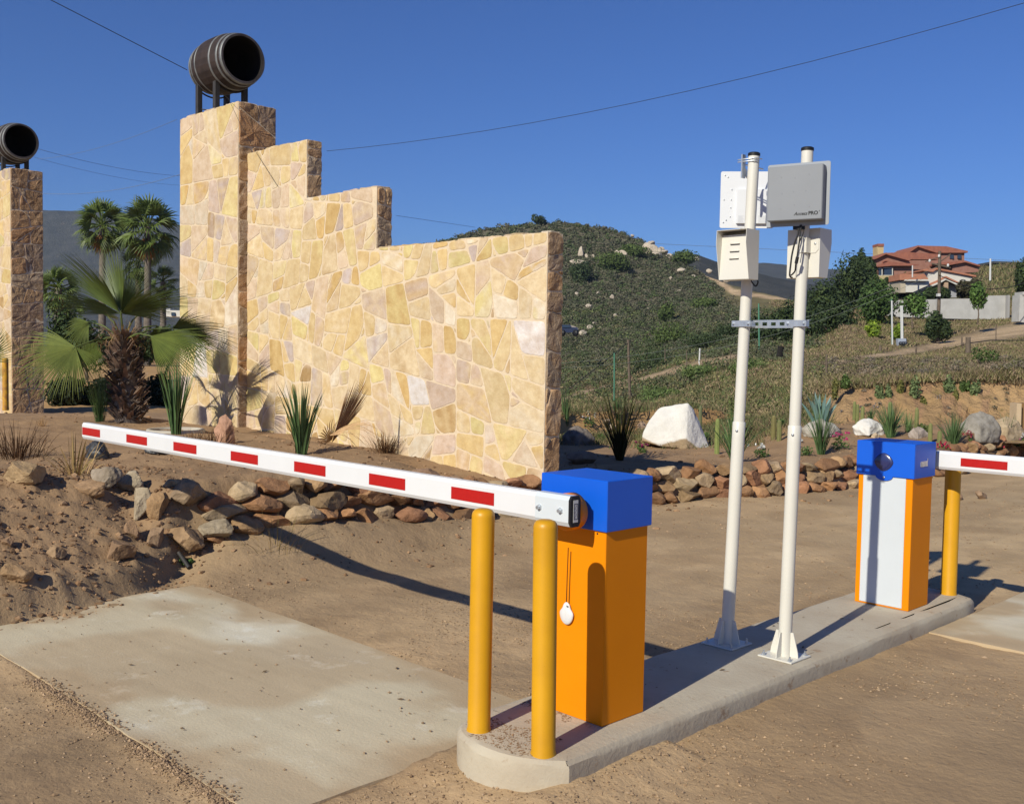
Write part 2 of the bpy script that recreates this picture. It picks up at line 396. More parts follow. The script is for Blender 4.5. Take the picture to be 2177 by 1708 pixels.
slab('road_slab', -2.475, 4.2, 5.90, 7.46, -.082, 57)

# island kerb block
isl = [(-3.107, 6.66), (-3.107, 2.95), (-3.085, 2.80), (-3.02, 2.70), (-2.91, 2.647), (-2.78, 2.633), (-2.66, 2.655), (-2.56, 2.71), (-2.482, 2.785)]
def chaik(P, n):
    for _ in range(n): P = [P[0]]+[q for i in range(len(P)-1) for q in ((P[i][0]*.75+P[i+1][0]*.25, P[i][1]*.75+P[i+1][1]*.25), (P[i][0]*.25+P[i+1][0]*.75, P[i][1]*.25+P[i+1][1]*.75))]+[P[-1]]
    return P
isl = isl[:1]+chaik(isl[1:], 2)
isl += [(-2.482, 2.785+(6.52-2.785)*k/40+.0) for k in range(1, 40)]+[(-2.484, 6.58), (-2.51, 6.625), (-2.66, 6.70), (-2.9, 6.71)]
# densify the left side so that both long edges can wander a little
isl2 = []
for i, p in enumerate(isl):
    q = isl[(i+1) % len(isl)]; L = math.hypot(q[0]-p[0], q[1]-p[1]); k = max(1, int(L/.09))
    for j in range(k): isl2.append((p[0]+(q[0]-p[0])*j/k, p[1]+(q[1]-p[1])*j/k))
isl2 = np.array(isl2)
n_ = len(isl2); cen = isl2.mean(0)
tn = np.roll(isl2, -1, 0)-np.roll(isl2, 1, 0); tn /= np.linalg.norm(tn, axis=1)[:, None]
nrm = np.stack([tn[:, 1], -tn[:, 0]], -1); nrm *= np.sign(((isl2-cen)*nrm).sum(1))[:, None]
mb = MB(); rings = []
for (inn, z, am) in ((.10, .0, 0), (.045, .0, .002), (.018, -.004, .003), (.004, -.018, .004), (0, -.03, .004), (-.001, -.07, .004), (0, -.13, .005), (-.002, -.30, .004)):
    off = am*fbm(isl2[:, 0]*9+z*60, isl2[:, 1]*9+z*40, 3, 3)*2
    P = isl2-nrm*(inn+off)[:, None] if np.ndim(off) else isl2-nrm*inn
    rings.append(np.column_stack([P, np.full(n_, z)+(.002*fbm(isl2[:, 0]*6, isl2[:, 1]*6, 9, 2))]))
V = np.vstack(rings); F = []
for r_ in range(len(rings)-1):
    for j in range(n_): a = r_*n_+j; b = r_*n_+(j+1) % n_; F.append((a, a+n_, b+n_, b))
F.append(tuple(range(n_)))
mb.add(V, F)
m_isl = mat('island_concrete', (.47, .415, .32), (.40, .335, .25), 2.6, .9, 1., 38., spots=((.31, .22, .145), 11., .60), bd=.004)
o = mb.build('concrete_island', m_isl); tag(o, 'long raised concrete traffic island with a rounded nose between two dirt lanes', 'traffic island')
# recalc normals outward
import bmesh
bm_ = bmesh.new(); bm_.from_mesh(o.data); bmesh.ops.recalc_face_normals(bm_, faces=bm_.faces)
for f in bm_.faces: f.smooth = len(f.verts) == 4
for e in bm_.edges:
    if e.calc_face_angle(0) > radians(32): e.smooth = False
bm_.to_mesh(o.data); bm_.free()
_ico = {}
def ico(k):
    if k not in _ico:
        b = bmesh.new(); bmesh.ops.create_icosphere(b, subdivisions=k, radius=1.0)
        _ico[k] = (np.array([v.co[:] for v in b.verts]), [[v.index for v in f.verts] for f in b.faces]); b.free()
    return _ico[k]
# dirt swept onto the island's nose
def crumbs(name, pts, smin, smax, mt, seed, cols, flat=.6, parent=None):
    r = np.random.default_rng(seed); n = len(pts)
    if smax > .02:
        oc, of_ = ico(1); of = np.array(of_)
    else: of = None
    oc = oc if of is not None else np.array([(1, 0, 0), (0, 1, 0), (-1, 0, 0), (0, -1, 0), (0, 0, 1), (0, 0, -1)], float)
    of = of if of is not None else np.array([(0, 1, 4), (1, 2, 4), (2, 3, 4), (3, 0, 4), (1, 0, 5), (2, 1, 5), (3, 2, 5), (0, 3, 5)])
    s = (smin*(smax/smin)**(r.random(n)**2.2))
    m = len(oc); V = oc[None]*(s[:, None, None]*(.62+.7*r.random((n, m, 1))))*(.7+.6*r.random((n, 1, 3)))
    V[:, :, 2] *= flat; a = r.random(n)*2*pi; ca, sa = np.cos(a)[:, None], np.sin(a)[:, None]
    x = V[:, :, 0]*ca-V[:, :, 1]*sa; y = V[:, :, 0]*sa+V[:, :, 1]*ca; V = np.stack([x, y, V[:, :, 2]], -1)+pts[:, None, :]
    F = (of[None]+m*np.arange(n)[:, None, None]).reshape(-1, 3)
    c = np.array(cols)[r.integers(0, len(cols), n)]*(.75+.5*r.random((n, 1)))
    return tag(npmesh(name, V.reshape(-1, 3), F, mt, np.repeat(c, m, 0)), kind='stuff')
pc = [(1, 1, 1), (.85, .8, .75), (1.06, 1.04, 1.0), (.72, .66, .6), (.95, .92, .88), (.9, .85, .8)]
def scatter(n, fn, x0, x1, y0, y1, seed, lift=.2):
    r = np.random.default_rng(seed); x = x0+(x1-x0)*r.random(n); y = y0+(y1-y0)*r.random(n)
    k = r.random(n) < fn(x, y); x = x[k]; y = y[k]; return np.stack([x, y, gz(x, y)+.002], -1)
def dens_near(x, y):
    dn = np.sqrt(np.maximum(0, np.maximum(-3.12-x, x+2.47))**2+np.maximum(0, np.maximum(2.66-y, y-6.66))**2)
    isl_in = (dn < .005)
    slabs = ((x > -6.6) & (x < -3.1) & (y > 1.92) & (y < 3.45)) | ((x > -2.46) & (x < 4) & (y > 5.9) & (y < 7.46))
    f = .05+.95*sm(1-dn/.75)*sm((4.3-y)/1.)+.30*sm((fbm(x*1.6, y*1.6, 44, 3)+.02)/.25)
    f = np.where(slabs, .012+.0*x, f)
    return np.where(isl_in, 0, f)
P1 = scatter(52000, dens_near, -6.6, -1.6, 1.2, 5.5, 11)
P1[:, 2] = np.where(((P1[:, 0] > -6.6) & (P1[:, 0] < -3.1) & (P1[:, 1] > 1.92) & (P1[:, 1] < 3.45)), -.163, P1[:, 2])
crumbs('gravel', P1, .0035, .010, m_pebble, 1, pc)
P2 = scatter(16000, lambda x, y: .25+.6*sm((fbm(x*.9, y*.9, 46, 3))/.3), -7.5, 1.5, 5.5, 16, 12)
P2 = P2[(np.abs(P2[:, 0]+2.8) > .33) | (P2[:, 1] > 6.75)]; P2 = P2[~((P2[:, 0] > -2.46) & (P2[:, 1] > 5.88) & (P2[:, 1] < 7.48))]
crumbs('gravel', P2, .005, .016, m_pebble, 2, pc)
P3 = scatter(13000, lambda x, y: np.clip(.9*sm((edge(y)-x+.25)/.2)*sm((3.9+.5*fbm(x, y, 3, 2)-y)/.4)*sm((2.6-(edge(y)-x))/.8)+.10, 0, 1), -9.5, -6.2, .8, 8.2, 13)
crumbs('clods', P3, .006, .026, mat('clod', (.30, .19, .11), (.25, .155, .088), 20., .95, attr=True), 3, pc[:4], .75)
P4 = scatter(9000, lambda x, y: .12+.35*sm(fbm(x*1.2, y*1.2, 48, 3)/.25), -17, -5.8, 5, 19, 14)
crumbs('clods', P4, .008, .04, mat('clod', W1), 4, pc[:4], .7)
r = np.random.default_rng(55); x = -6.65+3.6*r.random(5200); x = x[vnoise(x*3.1, x*0, 5) > .45]; y = 1.86+.035*r.normal(size=len(x))+.02*fbm(x*2.5, 0*x, 12, 3); crumbs('gravel', np.stack([x, y, np.maximum(gz(x, y), np.where(y > 1.9, -.166, -9.))+.002], -1), .003, .011, m_pebble, 21, [(.9, .85, .8), (.75, .7, .65), (1.05, 1., .95)], .7)
r = np.random.default_rng(5); x = -3.05+.5*r.random(5000); y = 2.68+.75*r.random(5000)
k = (fbm(x*5, y*5, 77, 3)-.55*(y-3.0)-1.4*np.abs(x+2.85)*.4 > -.02) & (((x+2.79)/.30)**2+((y-2.95)/.30)**2 < 1.0+3*(y > 2.95)) & (np.abs(x+2.79) < .26)
crumbs('swept_dirt', np.stack([x, y, 0*x+.001], -1)[k], .002, .007, m_pebble, 6, [(.62, .52, .45), (.5, .42, .36), (.8, .7, .6)], .4)

# ------------------------------------------------------------------ rocks
def rock_shape(seed, size, k=3, planes=10, rough=.06, lo=.48, hi=.86):
    r = np.random.default_rng(seed); V, F = ico(k); V = V.copy()
    for _ in range(planes):
        n = r.normal(size=3); n /= np.linalg.norm(n); d = lo+(hi-lo)*r.random(); q = V@n-d; V -= np.outer(np.maximum(q, 0), n)
    a, b, c = r.random(3)*20
    V = V*(1+rough*(fbm(V[:, 0]*2.3+a+V[:, 2], V[:, 1]*2.3+b-V[:, 2], seed, 4)+.45*fbm(V[:, 0]*8+a-V[:, 2]*5, V[:, 1]*8+b+V[:, 2]*6, seed+2, 3))[:, None])
    return V*np.array(size), F
def add_rock(mb, seed, c, size, rz=0, col=(.4, .3, .2), k=3, rx=0., **kw):
    V, F = rock_shape(seed, size, k, **kw)
    R = (Matrix.Rotation(rz, 3, 'Z')@Matrix.Rotation(rx, 3, 'X')); R = np.array(R)
    return mb.add(V@R.T+np.array(c), F, 0, col, False)
ROCKC = [(.36, .20, .10), (.32, .17, .085), (.40, .25, .13), (.33, .22, .12), (.38, .20, .095), (.26, .145, .075), (.35, .25, .155), (.42, .31, .19), (.37, .185, .10)]
def rock_wall(name, path, h, size, seed, label, face, rows=3, cols=ROCKC):
    "dry stone edging: courses of separate stones pushed into the bank"
    r = random.Random(seed); mb = MB(); path = [np.array(p, float) for p in path]
    L = [0]
    for i in range(len(path)-1): L.append(L[-1]+np.linalg.norm(path[i+1]-path[i]))
    for row in range(rows):
        s = r.random()*size*.5
        while s < L[-1]:
            wd = size*(.62+.75*r.random())
            i = max(0, min(len(path)-2, int(np.searchsorted(L, s+wd/2))-1)); t = (s+wd/2-L[i])/(L[i+1]-L[i]); t = min(max(t, 0), 1)
            p = path[i]*(1-t)+path[i+1]*t; dr = path[i+1]-path[i]; dr = dr/np.linalg.norm(dr)
            hh = h/rows*(.95+.55*r.random()); z0 = p[2]+h/rows*(row+.42)+r.uniform(-.02, .02)
            bk = -.055*row*1.3+r.uniform(-.02, .04)
            nrm = np.array(face)
            c = (p[0]+nrm[0]*bk, p[1]+nrm[1]*bk, z0)
            col = np.array(r.choice(cols))*r.uniform(.8, 1.2)
            add_rock(mb, r.randrange(99999), c, (wd*.56, .13+.05*r.random(), hh*.62), atan2(dr[1], dr[0])+r.uniform(-.2, .2), col, rx=r.uniform(-.35, .25), planes=9, rough=.14, lo=.46, hi=.80)
            s += wd*.84
    return tag(mb.build(name, m_rock), label, 'rock wall')
def wp(ys, off=0.): return [(float(edge(y))+off, y, gzp(float(edge(y))+.05, y)-.02) for y in ys]
rock_wall('rock_wall', wp([3.7, 4.1, 4.6, 5.0, 5.4, 5.8, 6.2, 6.6, 7.0, 7.25], -.05), .36, .27, 3, 'low wall of reddish and tan field stones under the arm, left of the near cabinet', (1, 0))
rock_wall('rock_wall', wp([7.5, 8.0, 8.8, 9.4, 9.9, 10.4, 11.3, 12.3, 13.5, 14.7, 16, 17, 19.3], -.08), .40, .33, 5, 'low edging wall of brown field stones along the flower bed beyond the cabinets', (1, 0))
def rock_at(u, v, wpx, hpx, col, label, seed, name='rock', cat='rock', group=None, depth=None, m=None, k=3, sink=.25, rz=.8, P=None, **kw):
    "a single rock whose foot is at photo point (u, v)"
    P = hit(u, v) if P is None else np.array(P, float)
    D = pj(P)[2]; W = wpx*D/F_; H = hpx*D/F_
    mb = MB(); add_rock(mb, seed, (P[0], P[1], P[2]+H/2-H*sink/2), (W/2*1.12, (depth or W*.8)/2, H/2*(1+sink)), rz, col, k=k, **kw)
    o = mb.build(name, m or m_rock); tag(o, label, cat, group); return o
loose = [  # u, v(foot), w, h, colour, label
 (55, 1018, 112, 48, (0.430, 0.296, 0.163), 'broad tan boulder half buried at the left end of the earth bank'),
 (222, 1030, 66, 46, (0.344, 0.280, 0.215), 'grey knobbly rock at the top of the earth bank beside the palm debris'),
 (282, 1040, 62, 40, (0.430, 0.352, 0.252), 'pale angular rock on the crest of the bank, right of the grey knobbly one'),
 (300, 1102, 46, 74, (0.404, 0.328, 0.229), 'tall pale upright stone at the left end of the low rock wall'),
 (338, 1095, 56, 66, (0.361, 0.224, 0.115), 'ochre stone next to the tall pale stone of the rock wall'),
 (395, 1068, 92, 56, (0.292, 0.208, 0.133), 'dark rounded stone crossed by the barrier shadow near the bank top'),
 (284, 1146, 36, 44, (0.310, 0.192, 0.111), 'brown wedge of stone low in the bank below the tall pale stone'),
 (330, 1160, 44, 44, (0.327, 0.216, 0.133), 'small brown stone at the foot of the rock wall, left of the ochre block'),
 (392, 1164, 96, 54, (0.370, 0.240, 0.133), 'large ochre block at the foot of the rock wall'),
 (468, 1146, 86, 52, (0.327, 0.264, 0.185), 'greyish tan block at the foot of the rock wall, right of the ochre block'),
 (255, 1186, 70, 42, (0.267, 0.168, 0.100), 'brown clod like rock half way down the earth heap'),
 (120, 1182, 40, 24, (0.361, 0.240, 0.141), 'small tan stone in the middle of the earth heap'),
 (36, 1232, 58, 40, (0.361, 0.232, 0.126), 'tan rock at the lower left edge of the earth heap'),
 (196, 1048, 70, 36, (0.353, 0.224, 0.126), 'flat sandy slab of rock lying on the bank under the palm debris'),
 (12, 1160, 40, 22, (0.310, 0.192, 0.111), 'flat brown stone at the far left of the earth heap'),
 (365, 1032, 46, 14, (0.396, 0.272, 0.155), 'thin flat stone lying on top of the bank under the barrier arm'),
]
for i, (u, v, ww, hh, c, lb) in enumerate(loose):
    rock_at(u, v, ww, hh, c, lb, 100+i, k=4, planes=9, lo=.42, hi=.82, rough=.15, rz=.8+.5*((i*7) % 5-2)*.2)

# ------------------------------------------------------------------ bollards
def bollard(x, y, h, label, r=.046, z=0., lean=(0, 0), m=None, seg=36):
    mb = MB(); prof = [(r+.004, z-.05), (r+.003, z+.004), (r, z+.012), (r, z+h-.030), (r*.985, z+h-.024), (r*.93, z+h-.015), (r*.78, z+h-.006), (r*.5, z+h-.001), (r*.2, z+h), (0.0005, z+h)]
    mb.lathe(prof, (x, y, 0), 2, seg)
    V = mb.v[-1]; V[:, 0] += lean[0]*(V[:, 2]-z); V[:, 1] += lean[1]*(V[:, 2]-z)
    return tag(mb.build('bollard', m or m_yellow), label, 'bollard', 'yellow steel bollards')
bollard(-2.94, 2.754, .885, 'yellow steel bollard on the curved nose of the island, left of the pair', lean=(-.012, .018))
bollard(-2.601, 2.771, .885, 'yellow steel bollard in front of the near orange cabinet, right of the pair', lean=(-.012, .0))
bollard(-2.655, 6.60, .83, 'yellow steel bollard at the far end of the island beside the far cabinet', r=.048)
m_yrust = mat('rusty_yellow_paint', (.62, .33, .02), (.30, .13, .03), 9., .6, .3, 20., spots=((.10, .045, .02), 16., .60))
p = ony(12, 866, 7.45*KW); bollard(p[0], p[1], 1.02*KW, 'rust streaked yellow bollard beside the left stone pillar', r=.055, z=p[2], m=m_yrust)
p = ony(399, 845, 8.62*KW); bollard(p[0], p[1], .95*KW, 'yellow bollard behind the palm, against the left side of the big stone pillar', r=.055, z=p[2]-.05, m=m_yrust)

# ------------------------------------------------------------------ barrier gates
BW, BD, BH, CAPH, E_ = .340, .2697, 1.0, .2063, .012
def cabinet(x1, y0, root):
    x0 = x1-BW; y1 = y0+BD
    MB().bbox((x0, y0, 0.001), (x1, y1, BH-.02), .003).build('cabinet', m_orange, root)
    return x0, x1, y0, y1
# near gate: arm on the side that faces the camera
X1, Y1 = -2.625, 3.139
root = empty('barrier_gate', (X1-BW/2, Y1+BD/2, 0), 'near orange gate cabinet with plain blue cap, striped arm reaching left over the bank', 'barrier gate')
x0, x1, y0, y1 = cabinet(X1, Y1, root)
MB().bbox((x0-E_, y0-E_, BH-CAPH), (x1+E_, y1+E_, BH), .003).build('cap', m_blue, root)
mb = MB(); mb.lathe([(.0005, 0), (.004, 0), (.004, .0015), (.0005, .0015)], (x1-.045, y0-.0012, BH-CAPH-.012), 1, 12); mb.build('bolt_hole', m_ink, root)
AZ = .885; AY = 3.0; XR = -2.675
# orange round flange that carries the arm
mb = MB(); mb.lathe([(.0005, 0), (.072, 0), (.075, .004), (.075, .055), (.05, .056), (.0005, .056)], (XR-.075, AY+.028, AZ-.015), 1, 40); mb.build('flange', m_orange, root)
def arm_mesh(xa, xb, y, z, hh=.060, th=.026, ch=.016):
    "eight sided aluminium boom from xa to xb"
    sec = [(-th+ch*.6, -hh), (th-ch*.6, -hh), (th, -hh+ch), (th, hh-ch), (th-ch*.6, hh), (-th+ch*.6, hh), (-th, hh-ch), (-th, -hh+ch)]
    mb = MB(); V = [(xa, y+a, z+b) for a, b in sec]+[(xb, y+a, z+b) for a, b in sec]
    mb.add(V, [(i, (i+1) % 8, (i+1) % 8+8, i+8) for i in range(8)]+[tuple(range(8))[::-1], tuple(range(8, 16))]); return mb
mb = arm_mesh(-7.385, XR-.02, AY, AZ, .0575, .026)
arm = mb.build('arm', m_white, root)
for a, b in [(-7.378, -7.075), (-6.654, -6.349), (-5.985, -5.69), (-5.285, -4.99), (-4.628, -4.34), (-3.975, -3.698), (-3.376, -3.103)]:
    MB().bbox((a, AY-.0277, AZ-.028), (b, AY-.0262, AZ+.026), .0005).build('reflector', m_red, arm)
mb = arm_mesh(XR-.185, XR-.002, AY, AZ, .0605, .0295, .017)
br = mb.build('arm_sleeve', mat('white_sleeve', (.56, .60, .63), rough=.35, spec=.5), root)
for bx in (XR-.160, XR-.045):
    b_ = MB(); b_.lathe([(.0005, -.016), (.0075, -.016), (.0085, -.012), (.0085, -.006), (.012, -.006), (.013, 0), (.0005, 0)], (bx, AY-.0295, AZ), 1, 6, smooth=False); b_.build('bolt', m_steel, br)
mb = arm_mesh(XR-.003, XR+.008, AY, AZ, .0612, .0298, .017); ec = mb.build('end_cap', m_black, root)
lb = MB(); lb.bbox((XR+.0082, AY-.014, AZ-.043), (XR+.0092, AY+.014, AZ+.045), .0003); lbo = lb.build('label_plate', m_label, ec)
lt = MB()
for z in (-.030, .030): lt.box((XR+.0093, AY-.011, AZ+z-.001), (XR+.0099, AY+.011, AZ+z+.001))
for y in (-.011, .009): lt.box((XR+.0093, AY+y, AZ-.029), (XR+.0099, AY+y+.002, AZ+.029))
for i in range(9): lt.box((XR+.0093, AY-.006+.0035*(i % 3), AZ-.024+.0055*i), (XR+.0099, AY-.0045+.0035*(i % 3), AZ-.020+.0055*i))
lt.build('label_print', m_ink, lbo)

# white plastic pendant with two thin feelers stuck on the near cabinet
pc_ = ony(1208, 1302, Y1)
root2 = empty('pendant_sensor', (pc_[0], Y1-.01, pc_[2]), 'small white pear shaped plastic pendant with two thin dark feelers on the near orange cabinet', 'sensor')
mb = MB(); V, F = ico(4); V = V.copy()
zz = V[:, 2]; wid = np.where(zz > 0, 1-.36*sm(zz/.55), 1-.03*zz**2); V[:, 0] *= wid*(1+.06*np.exp(-((zz-.75)/.2)**2)); V[:, 1] *= .9
gro = .25*np.exp(-((V[:, 0]+.06)/.05)**2)*(V[:, 1] < 0); V[:, 1] += gro
mb.add(V*np.array([.037, .013, .047])+np.array([pc_[0], Y1-.010, pc_[2]]), F, smooth=True)
mb.build('pendant', m_white, root2)
mb = MB(); mb.lathe([(.0005, 0), (.004, 0), (.0045, -.001), (.0005, -.001)], (pc_[0]+.012, Y1-.020, pc_[2]+.034), 1, 14); mb.build('eyelet', m_grey, root2)
for dx, top in ((-.009, 1163), (.006, 1170)):
    q = ony(1208, top, Y1)
    mb = MB(); mb.tube([(pc_[0]+dx, Y1-.004, pc_[2]+.040), (pc_[0]+dx+.001, Y1-.003, (pc_[2]+q[2])/2), (pc_[0]+dx+.004, Y1-.003, q[2])], .0014, 6); mb.build('feeler', mat('brown_feeler', (.10, .035, .01), rough=.6), root2)

# far gate: turned round, its service door faces the camera
X2, Y2 = -2.625, 5.945
root = empty('barrier_gate', (X2-BW/2, Y2+BD/2, 0), 'far gate cabinet with pale service door and dark knob on its blue cap', 'barrier gate')
x0, x1, y0, y1 = cabinet(X2, Y2, root)
d = MB(); d.bbox((x0+.032, y0-.004, .012), (x1-.040, y0-.0005, BH-CAPH-.001), .0012); d.build('door', m_pale, root)
mb = MB(); mb.bbox((x0-E_, y0-E_, BH-CAPH), (x1+E_, y1+E_, BH), .003)
cx_ = x0+BW*.49; tab = [(cx_+.055*cos(a), y0-E_+.0005, BH-CAPH+.004+.030*sin(a)) for a in np.linspace(pi, 2*pi, 18)]
mb.prism(tab, (0, .006, 0)); cap2 = mb.build('cap', m_blue, root)
mb = MB(); mb.lathe([(.0005, -.003), (.006, -.003), (.007, -.001), (.007, 0)], (cx_, y0-E_, BH-CAPH-.006), 1, 16); mb.build('lock', m_steel, cap2)
# dark rounded knob cover (a bulging eye shape)
V, F = ico(4); V = V.copy(); V = V[:]; ang = np.arctan2(V[:, 2], V[:, 0]); rr = np.hypot(V[:, 0], V[:, 2])
sq = 1/np.maximum(.72, (np.abs(np.cos(ang))**1.6+np.abs(np.sin(ang))**1.6)**(1/1.6)); V[:, 0] *= sq; V[:, 2] *= sq
mb = MB(); mb.add(V*np.array([.060, .014, .056])+np.array([cx_-.004, y0-E_, BH-.120]), F, smooth=True)
mb.build('knob_cover', m_dknob, cap2)
AY2 = 6.335; AZ2 = .884
mb = MB(); mb.bbox((-2.70, AY2-.06, AZ2-.052), (-2.645, AY2+.03, AZ2+.054), .004); mb.build('arm_clamp', m_grey, root)
arm = arm_mesh(-2.652, 1.7, AY2, AZ2, .056, .026).build('arm', m_white, root)
for k in range(6):
    a = -2.495+.68*k; MB().bbox((a, AY2-.0277, AZ2-.026), (a+.272, AY2-.0262, AZ2+.024), .0005).build('reflector', m_red, arm)
# chrome badge on the cap
def text_mesh(s, size, shear=0., bold=0.):
    c = bpy.data.curves.new('txt', 'FONT'); c.body = s; c.size = size; c.shear = shear; c.extrude = size*.012; c.offset = bold*size
    ob = bpy.data.objects.new('txt', c); scene.collection.objects.link(ob); dg = bpy.context.evaluated_depsgraph_get()
    me = ob.evaluated_get(dg).to_mesh(); V = np.array([v.co[:] for v in me.vertices]); F = [list(p.vertices) for p in me.polygons]
    ob.evaluated_get(dg).to_mesh_clear(); bpy.data.objects.remove(ob); bpy.data.curves.remove(c); return V, F
def put_text(mb, s, size, o, ex, ez, nrm, shear=0., bold=0., mi=0):
    V, F = text_mesh(s, size, shear, bold); V = V*1.0
    P = np.array(o)+V[:, :1]*np.array(ex)+V[:, 1:2]*np.array(ez)+V[:, 2:3]*np.array(nrm); return mb.add(P, F, mi), V[:, 0].max() if len(V) else 0
b0 = onx(1959.0, 988.5, X2+E_+.0008)
mb = MB(); put_text(mb, 'EJOT', .030, (X2+E_+.0035, b0[1], b0[2]-.004), (0, 1, 0), (0, 0, 1), (1, 0, 0), bold=.02)
mb.box((X2+E_+.0004, b0[1]-.014, b0[2]-.010), (X2+E_+.002, b0[1]+.088, b0[2]-.007)); mb.box((X2+E_+.0004, b0[1]-.014, b0[2]-.010), (X2+E_+.002, b0[1]-.010, b0[2]+.018)); mb.box((X2+E_+.0004, b0[1]+.082, b0[2]+.018), (X2+E_+.002, b0[1]+.087, b0[2]+.036))
mb.box((X2+E_+.0003, b0[1]-.010, b0[2]-.008), (X2+E_+.0012, b0[1]+.086, b0[2]+.022))
mb.build('badge', m_steel, cap2)

# ------------------------------------------------------------------ reader posts
def post(bx, by, tx, ty, h, label, r=.0285):
    root = empty('reader_post', (bx, by, 0), label, 'post', 'white reader posts')
    mb = MB(); H1 = 1.165
    P = lambda z: (bx+(tx-bx)*z/h, by+(ty-by)*z/h, z)
    mb.tube([P(.008), P(.5), P(1.0), P(1.6), P(h)], [r, r, r, r, r], 28); mb.build('pole', m_cream, root)
    mb = MB(); mb.tube([P(.008), P(.4), P(H1-.085), P(H1-.005), P(H1)], [r+.0045]*4+[r+.001], 28); sv = mb.build('lower_tube', m_cream, root)
    mb = MB(); a = P(H1-.045); mb.lathe([(.0005, -.006), (.006, -.006), (.007, 0)], (a[0]+.010, a[1]-r-.0035, a[2]), 1, 6); mb.build('bolt', m_steel, sv)
    mb = MB(); mb.tube([P(h-.002), P(h+.012)], [r+.0025, r+.0025], 28); mb.tube([P(h+.012), P(h+.016)], [r+.001, r*.85], 28); mb.build('top_cap', m_black, root)
    MB().bbox((bx-.095, by-.095, .001), (bx+.095, by+.095, .009), .002).build('base_plate', m_cream, root)
    for k in range(4):
        dx, dy = [(1, 0), (0, 1), (-1, 0), (0, -1)][k]; t = .0025; px, py = -dy*t, dx*t
        poly = [(bx+dx*.028+px, by+dy*.028+py, .009), (bx+dx*.078+px, by+dy*.078+py, .009), (bx+dx*.075+px, by+dy*.075+py, .035), (bx+dx*.048+px, by+dy*.048+py, .130), (bx+dx*.028+px, by+dy*.028+py, .130)]
        MB().prism(poly, (-2*px, -2*py, 0)).build('gusset', m_cream, root)
        ax, ay = [(1, 1), (-1, 1), (-1, -1), (1, -1)][k]
        mb = MB(); mb.lathe([(.013, .009), (.013, .0115), (.009, .012), (.0088, .020), (.0045, .0205), (.0045, .032), (.0005, .0325)], (bx+ax*.073, by+ay*.073, 0), 2, 6, smooth=False); mb.build('anchor_bolt', m_steel, root)
    return P, root
PA, rA = post(-2.963, 4.541, -2.914, 4.590, 2.525, 'left off white steel post, carrying the backward facing panel and the louvred box')
PB, rB = post(-2.642, 4.569, -2.616, 4.595, 2.515, 'off white steel post at the right, carrying the grey lettered panel')

def rrect(x0, x1, z0, z1, y, r, n=6):
    pts = []
    for cx, cz, a0 in ((x1-r, z0+r, -pi/2), (x1-r, z1-r, 0), (x0+r, z1-r, pi/2), (x0+r, z0+r, pi)):
        for k in range(n+1): a = a0+pi/2*k/n; pts.append((cx+r*cos(a), y, cz+r*sin(a)))
    return pts
# panel 2, grey front towards the camera
yF = 4.430; yP = yF+.055
tl = ony(1638, 352, yP); trr = ony(1760.5, 341, yP); bl = ony(1631, 484, yP)
pc0 = dep(1696.5, 414, 4.985); px0, px1, yP = pc0[0]-.152, pc0[0]+.152, pc0[1]; yF = yP-.055; pz0, pz1 = dep(1696, 480, 4.985)[2], dep(1696, 347, 4.985)[2]
root = empty('panel_antenna', ((px0+px1)/2, yP, pz0), 'square grey panel antenna lettered in black, fixed high on the right hand post', 'antenna')
MB().prism(rrect(px0, px1, pz0, pz1, yP, .010), (0, .004, 0)).build('back_plate', m_plate, root)
a = ony(1634, 352, yF); b = ony(1751, 352, yF); c = ony(1633, 477, yF)
fx0, fx1, fz0, fz1 = px0+.018, px1-.020, pz0+.022, pz1-.020
mb = MB(); mb.bbox((fx0, yF, fz0), (fx1, yP-.001, fz1), .004)
rad = mb.build('radome', m_grey, root)
for fx, fz in ((.25, .80), (.5, .77), (.75, .82), (.27, .5), (.48, .52), (.7, .52), (.25, .22), (.5, .28), (.77, .24)):
    mb = MB(); mb.lathe([(.0005, -.0012), (.002, -.0010), (.003, 0)], (fx0+(fx1-fx0)*fx, yF, fz0+(fz1-fz0)*fz), 1, 10); mb.build('rivet', m_grey, rad)
mb = MB(); tx0 = fx0+(fx1-fx0)*.50; tz = fz0+(fz1-fz0)*.085; k_ = .0225
_, w1 = put_text(mb, 'Access', k_, (tx0, yF-.0008, tz), (1, 0, 0), (0, 0, 1), (0, -1, 0), shear=.35, bold=.012)
_, w2 = put_text(mb, 'PRO', k_*1.06, (tx0+w1+.0035, yF-.0008, tz), (1, 0, 0), (0, 0, 1), (0, -1, 0), bold=.03)
put_text(mb, "'", k_*.9, (tx0+w1+w2+.004, yF-.0008, tz+.004), (1, 0, 0), (0, 0, 1), (0, -1, 0), shear=.3, bold=.02)
mb.build('lettering', m_ink, rad)
def turn(root, ang):
    "yaw a fixed thing about its own upright axis"
    M = Matrix.Rotation(ang, 4, 'Z')
    def go(o):
        o.data.transform(M)
        for c in o.children: go(c)
    for c in root.children: go(c)
turn(root, radians(14.3))
mb = MB(); pb = PB(pz0+.15)
mb.box((pb[0]-.02, yP+.008, pz0+.10), (pb[0]+.02, pb[1]-.027, pz0+.22)); mb.build('bracket', m_steel, root)
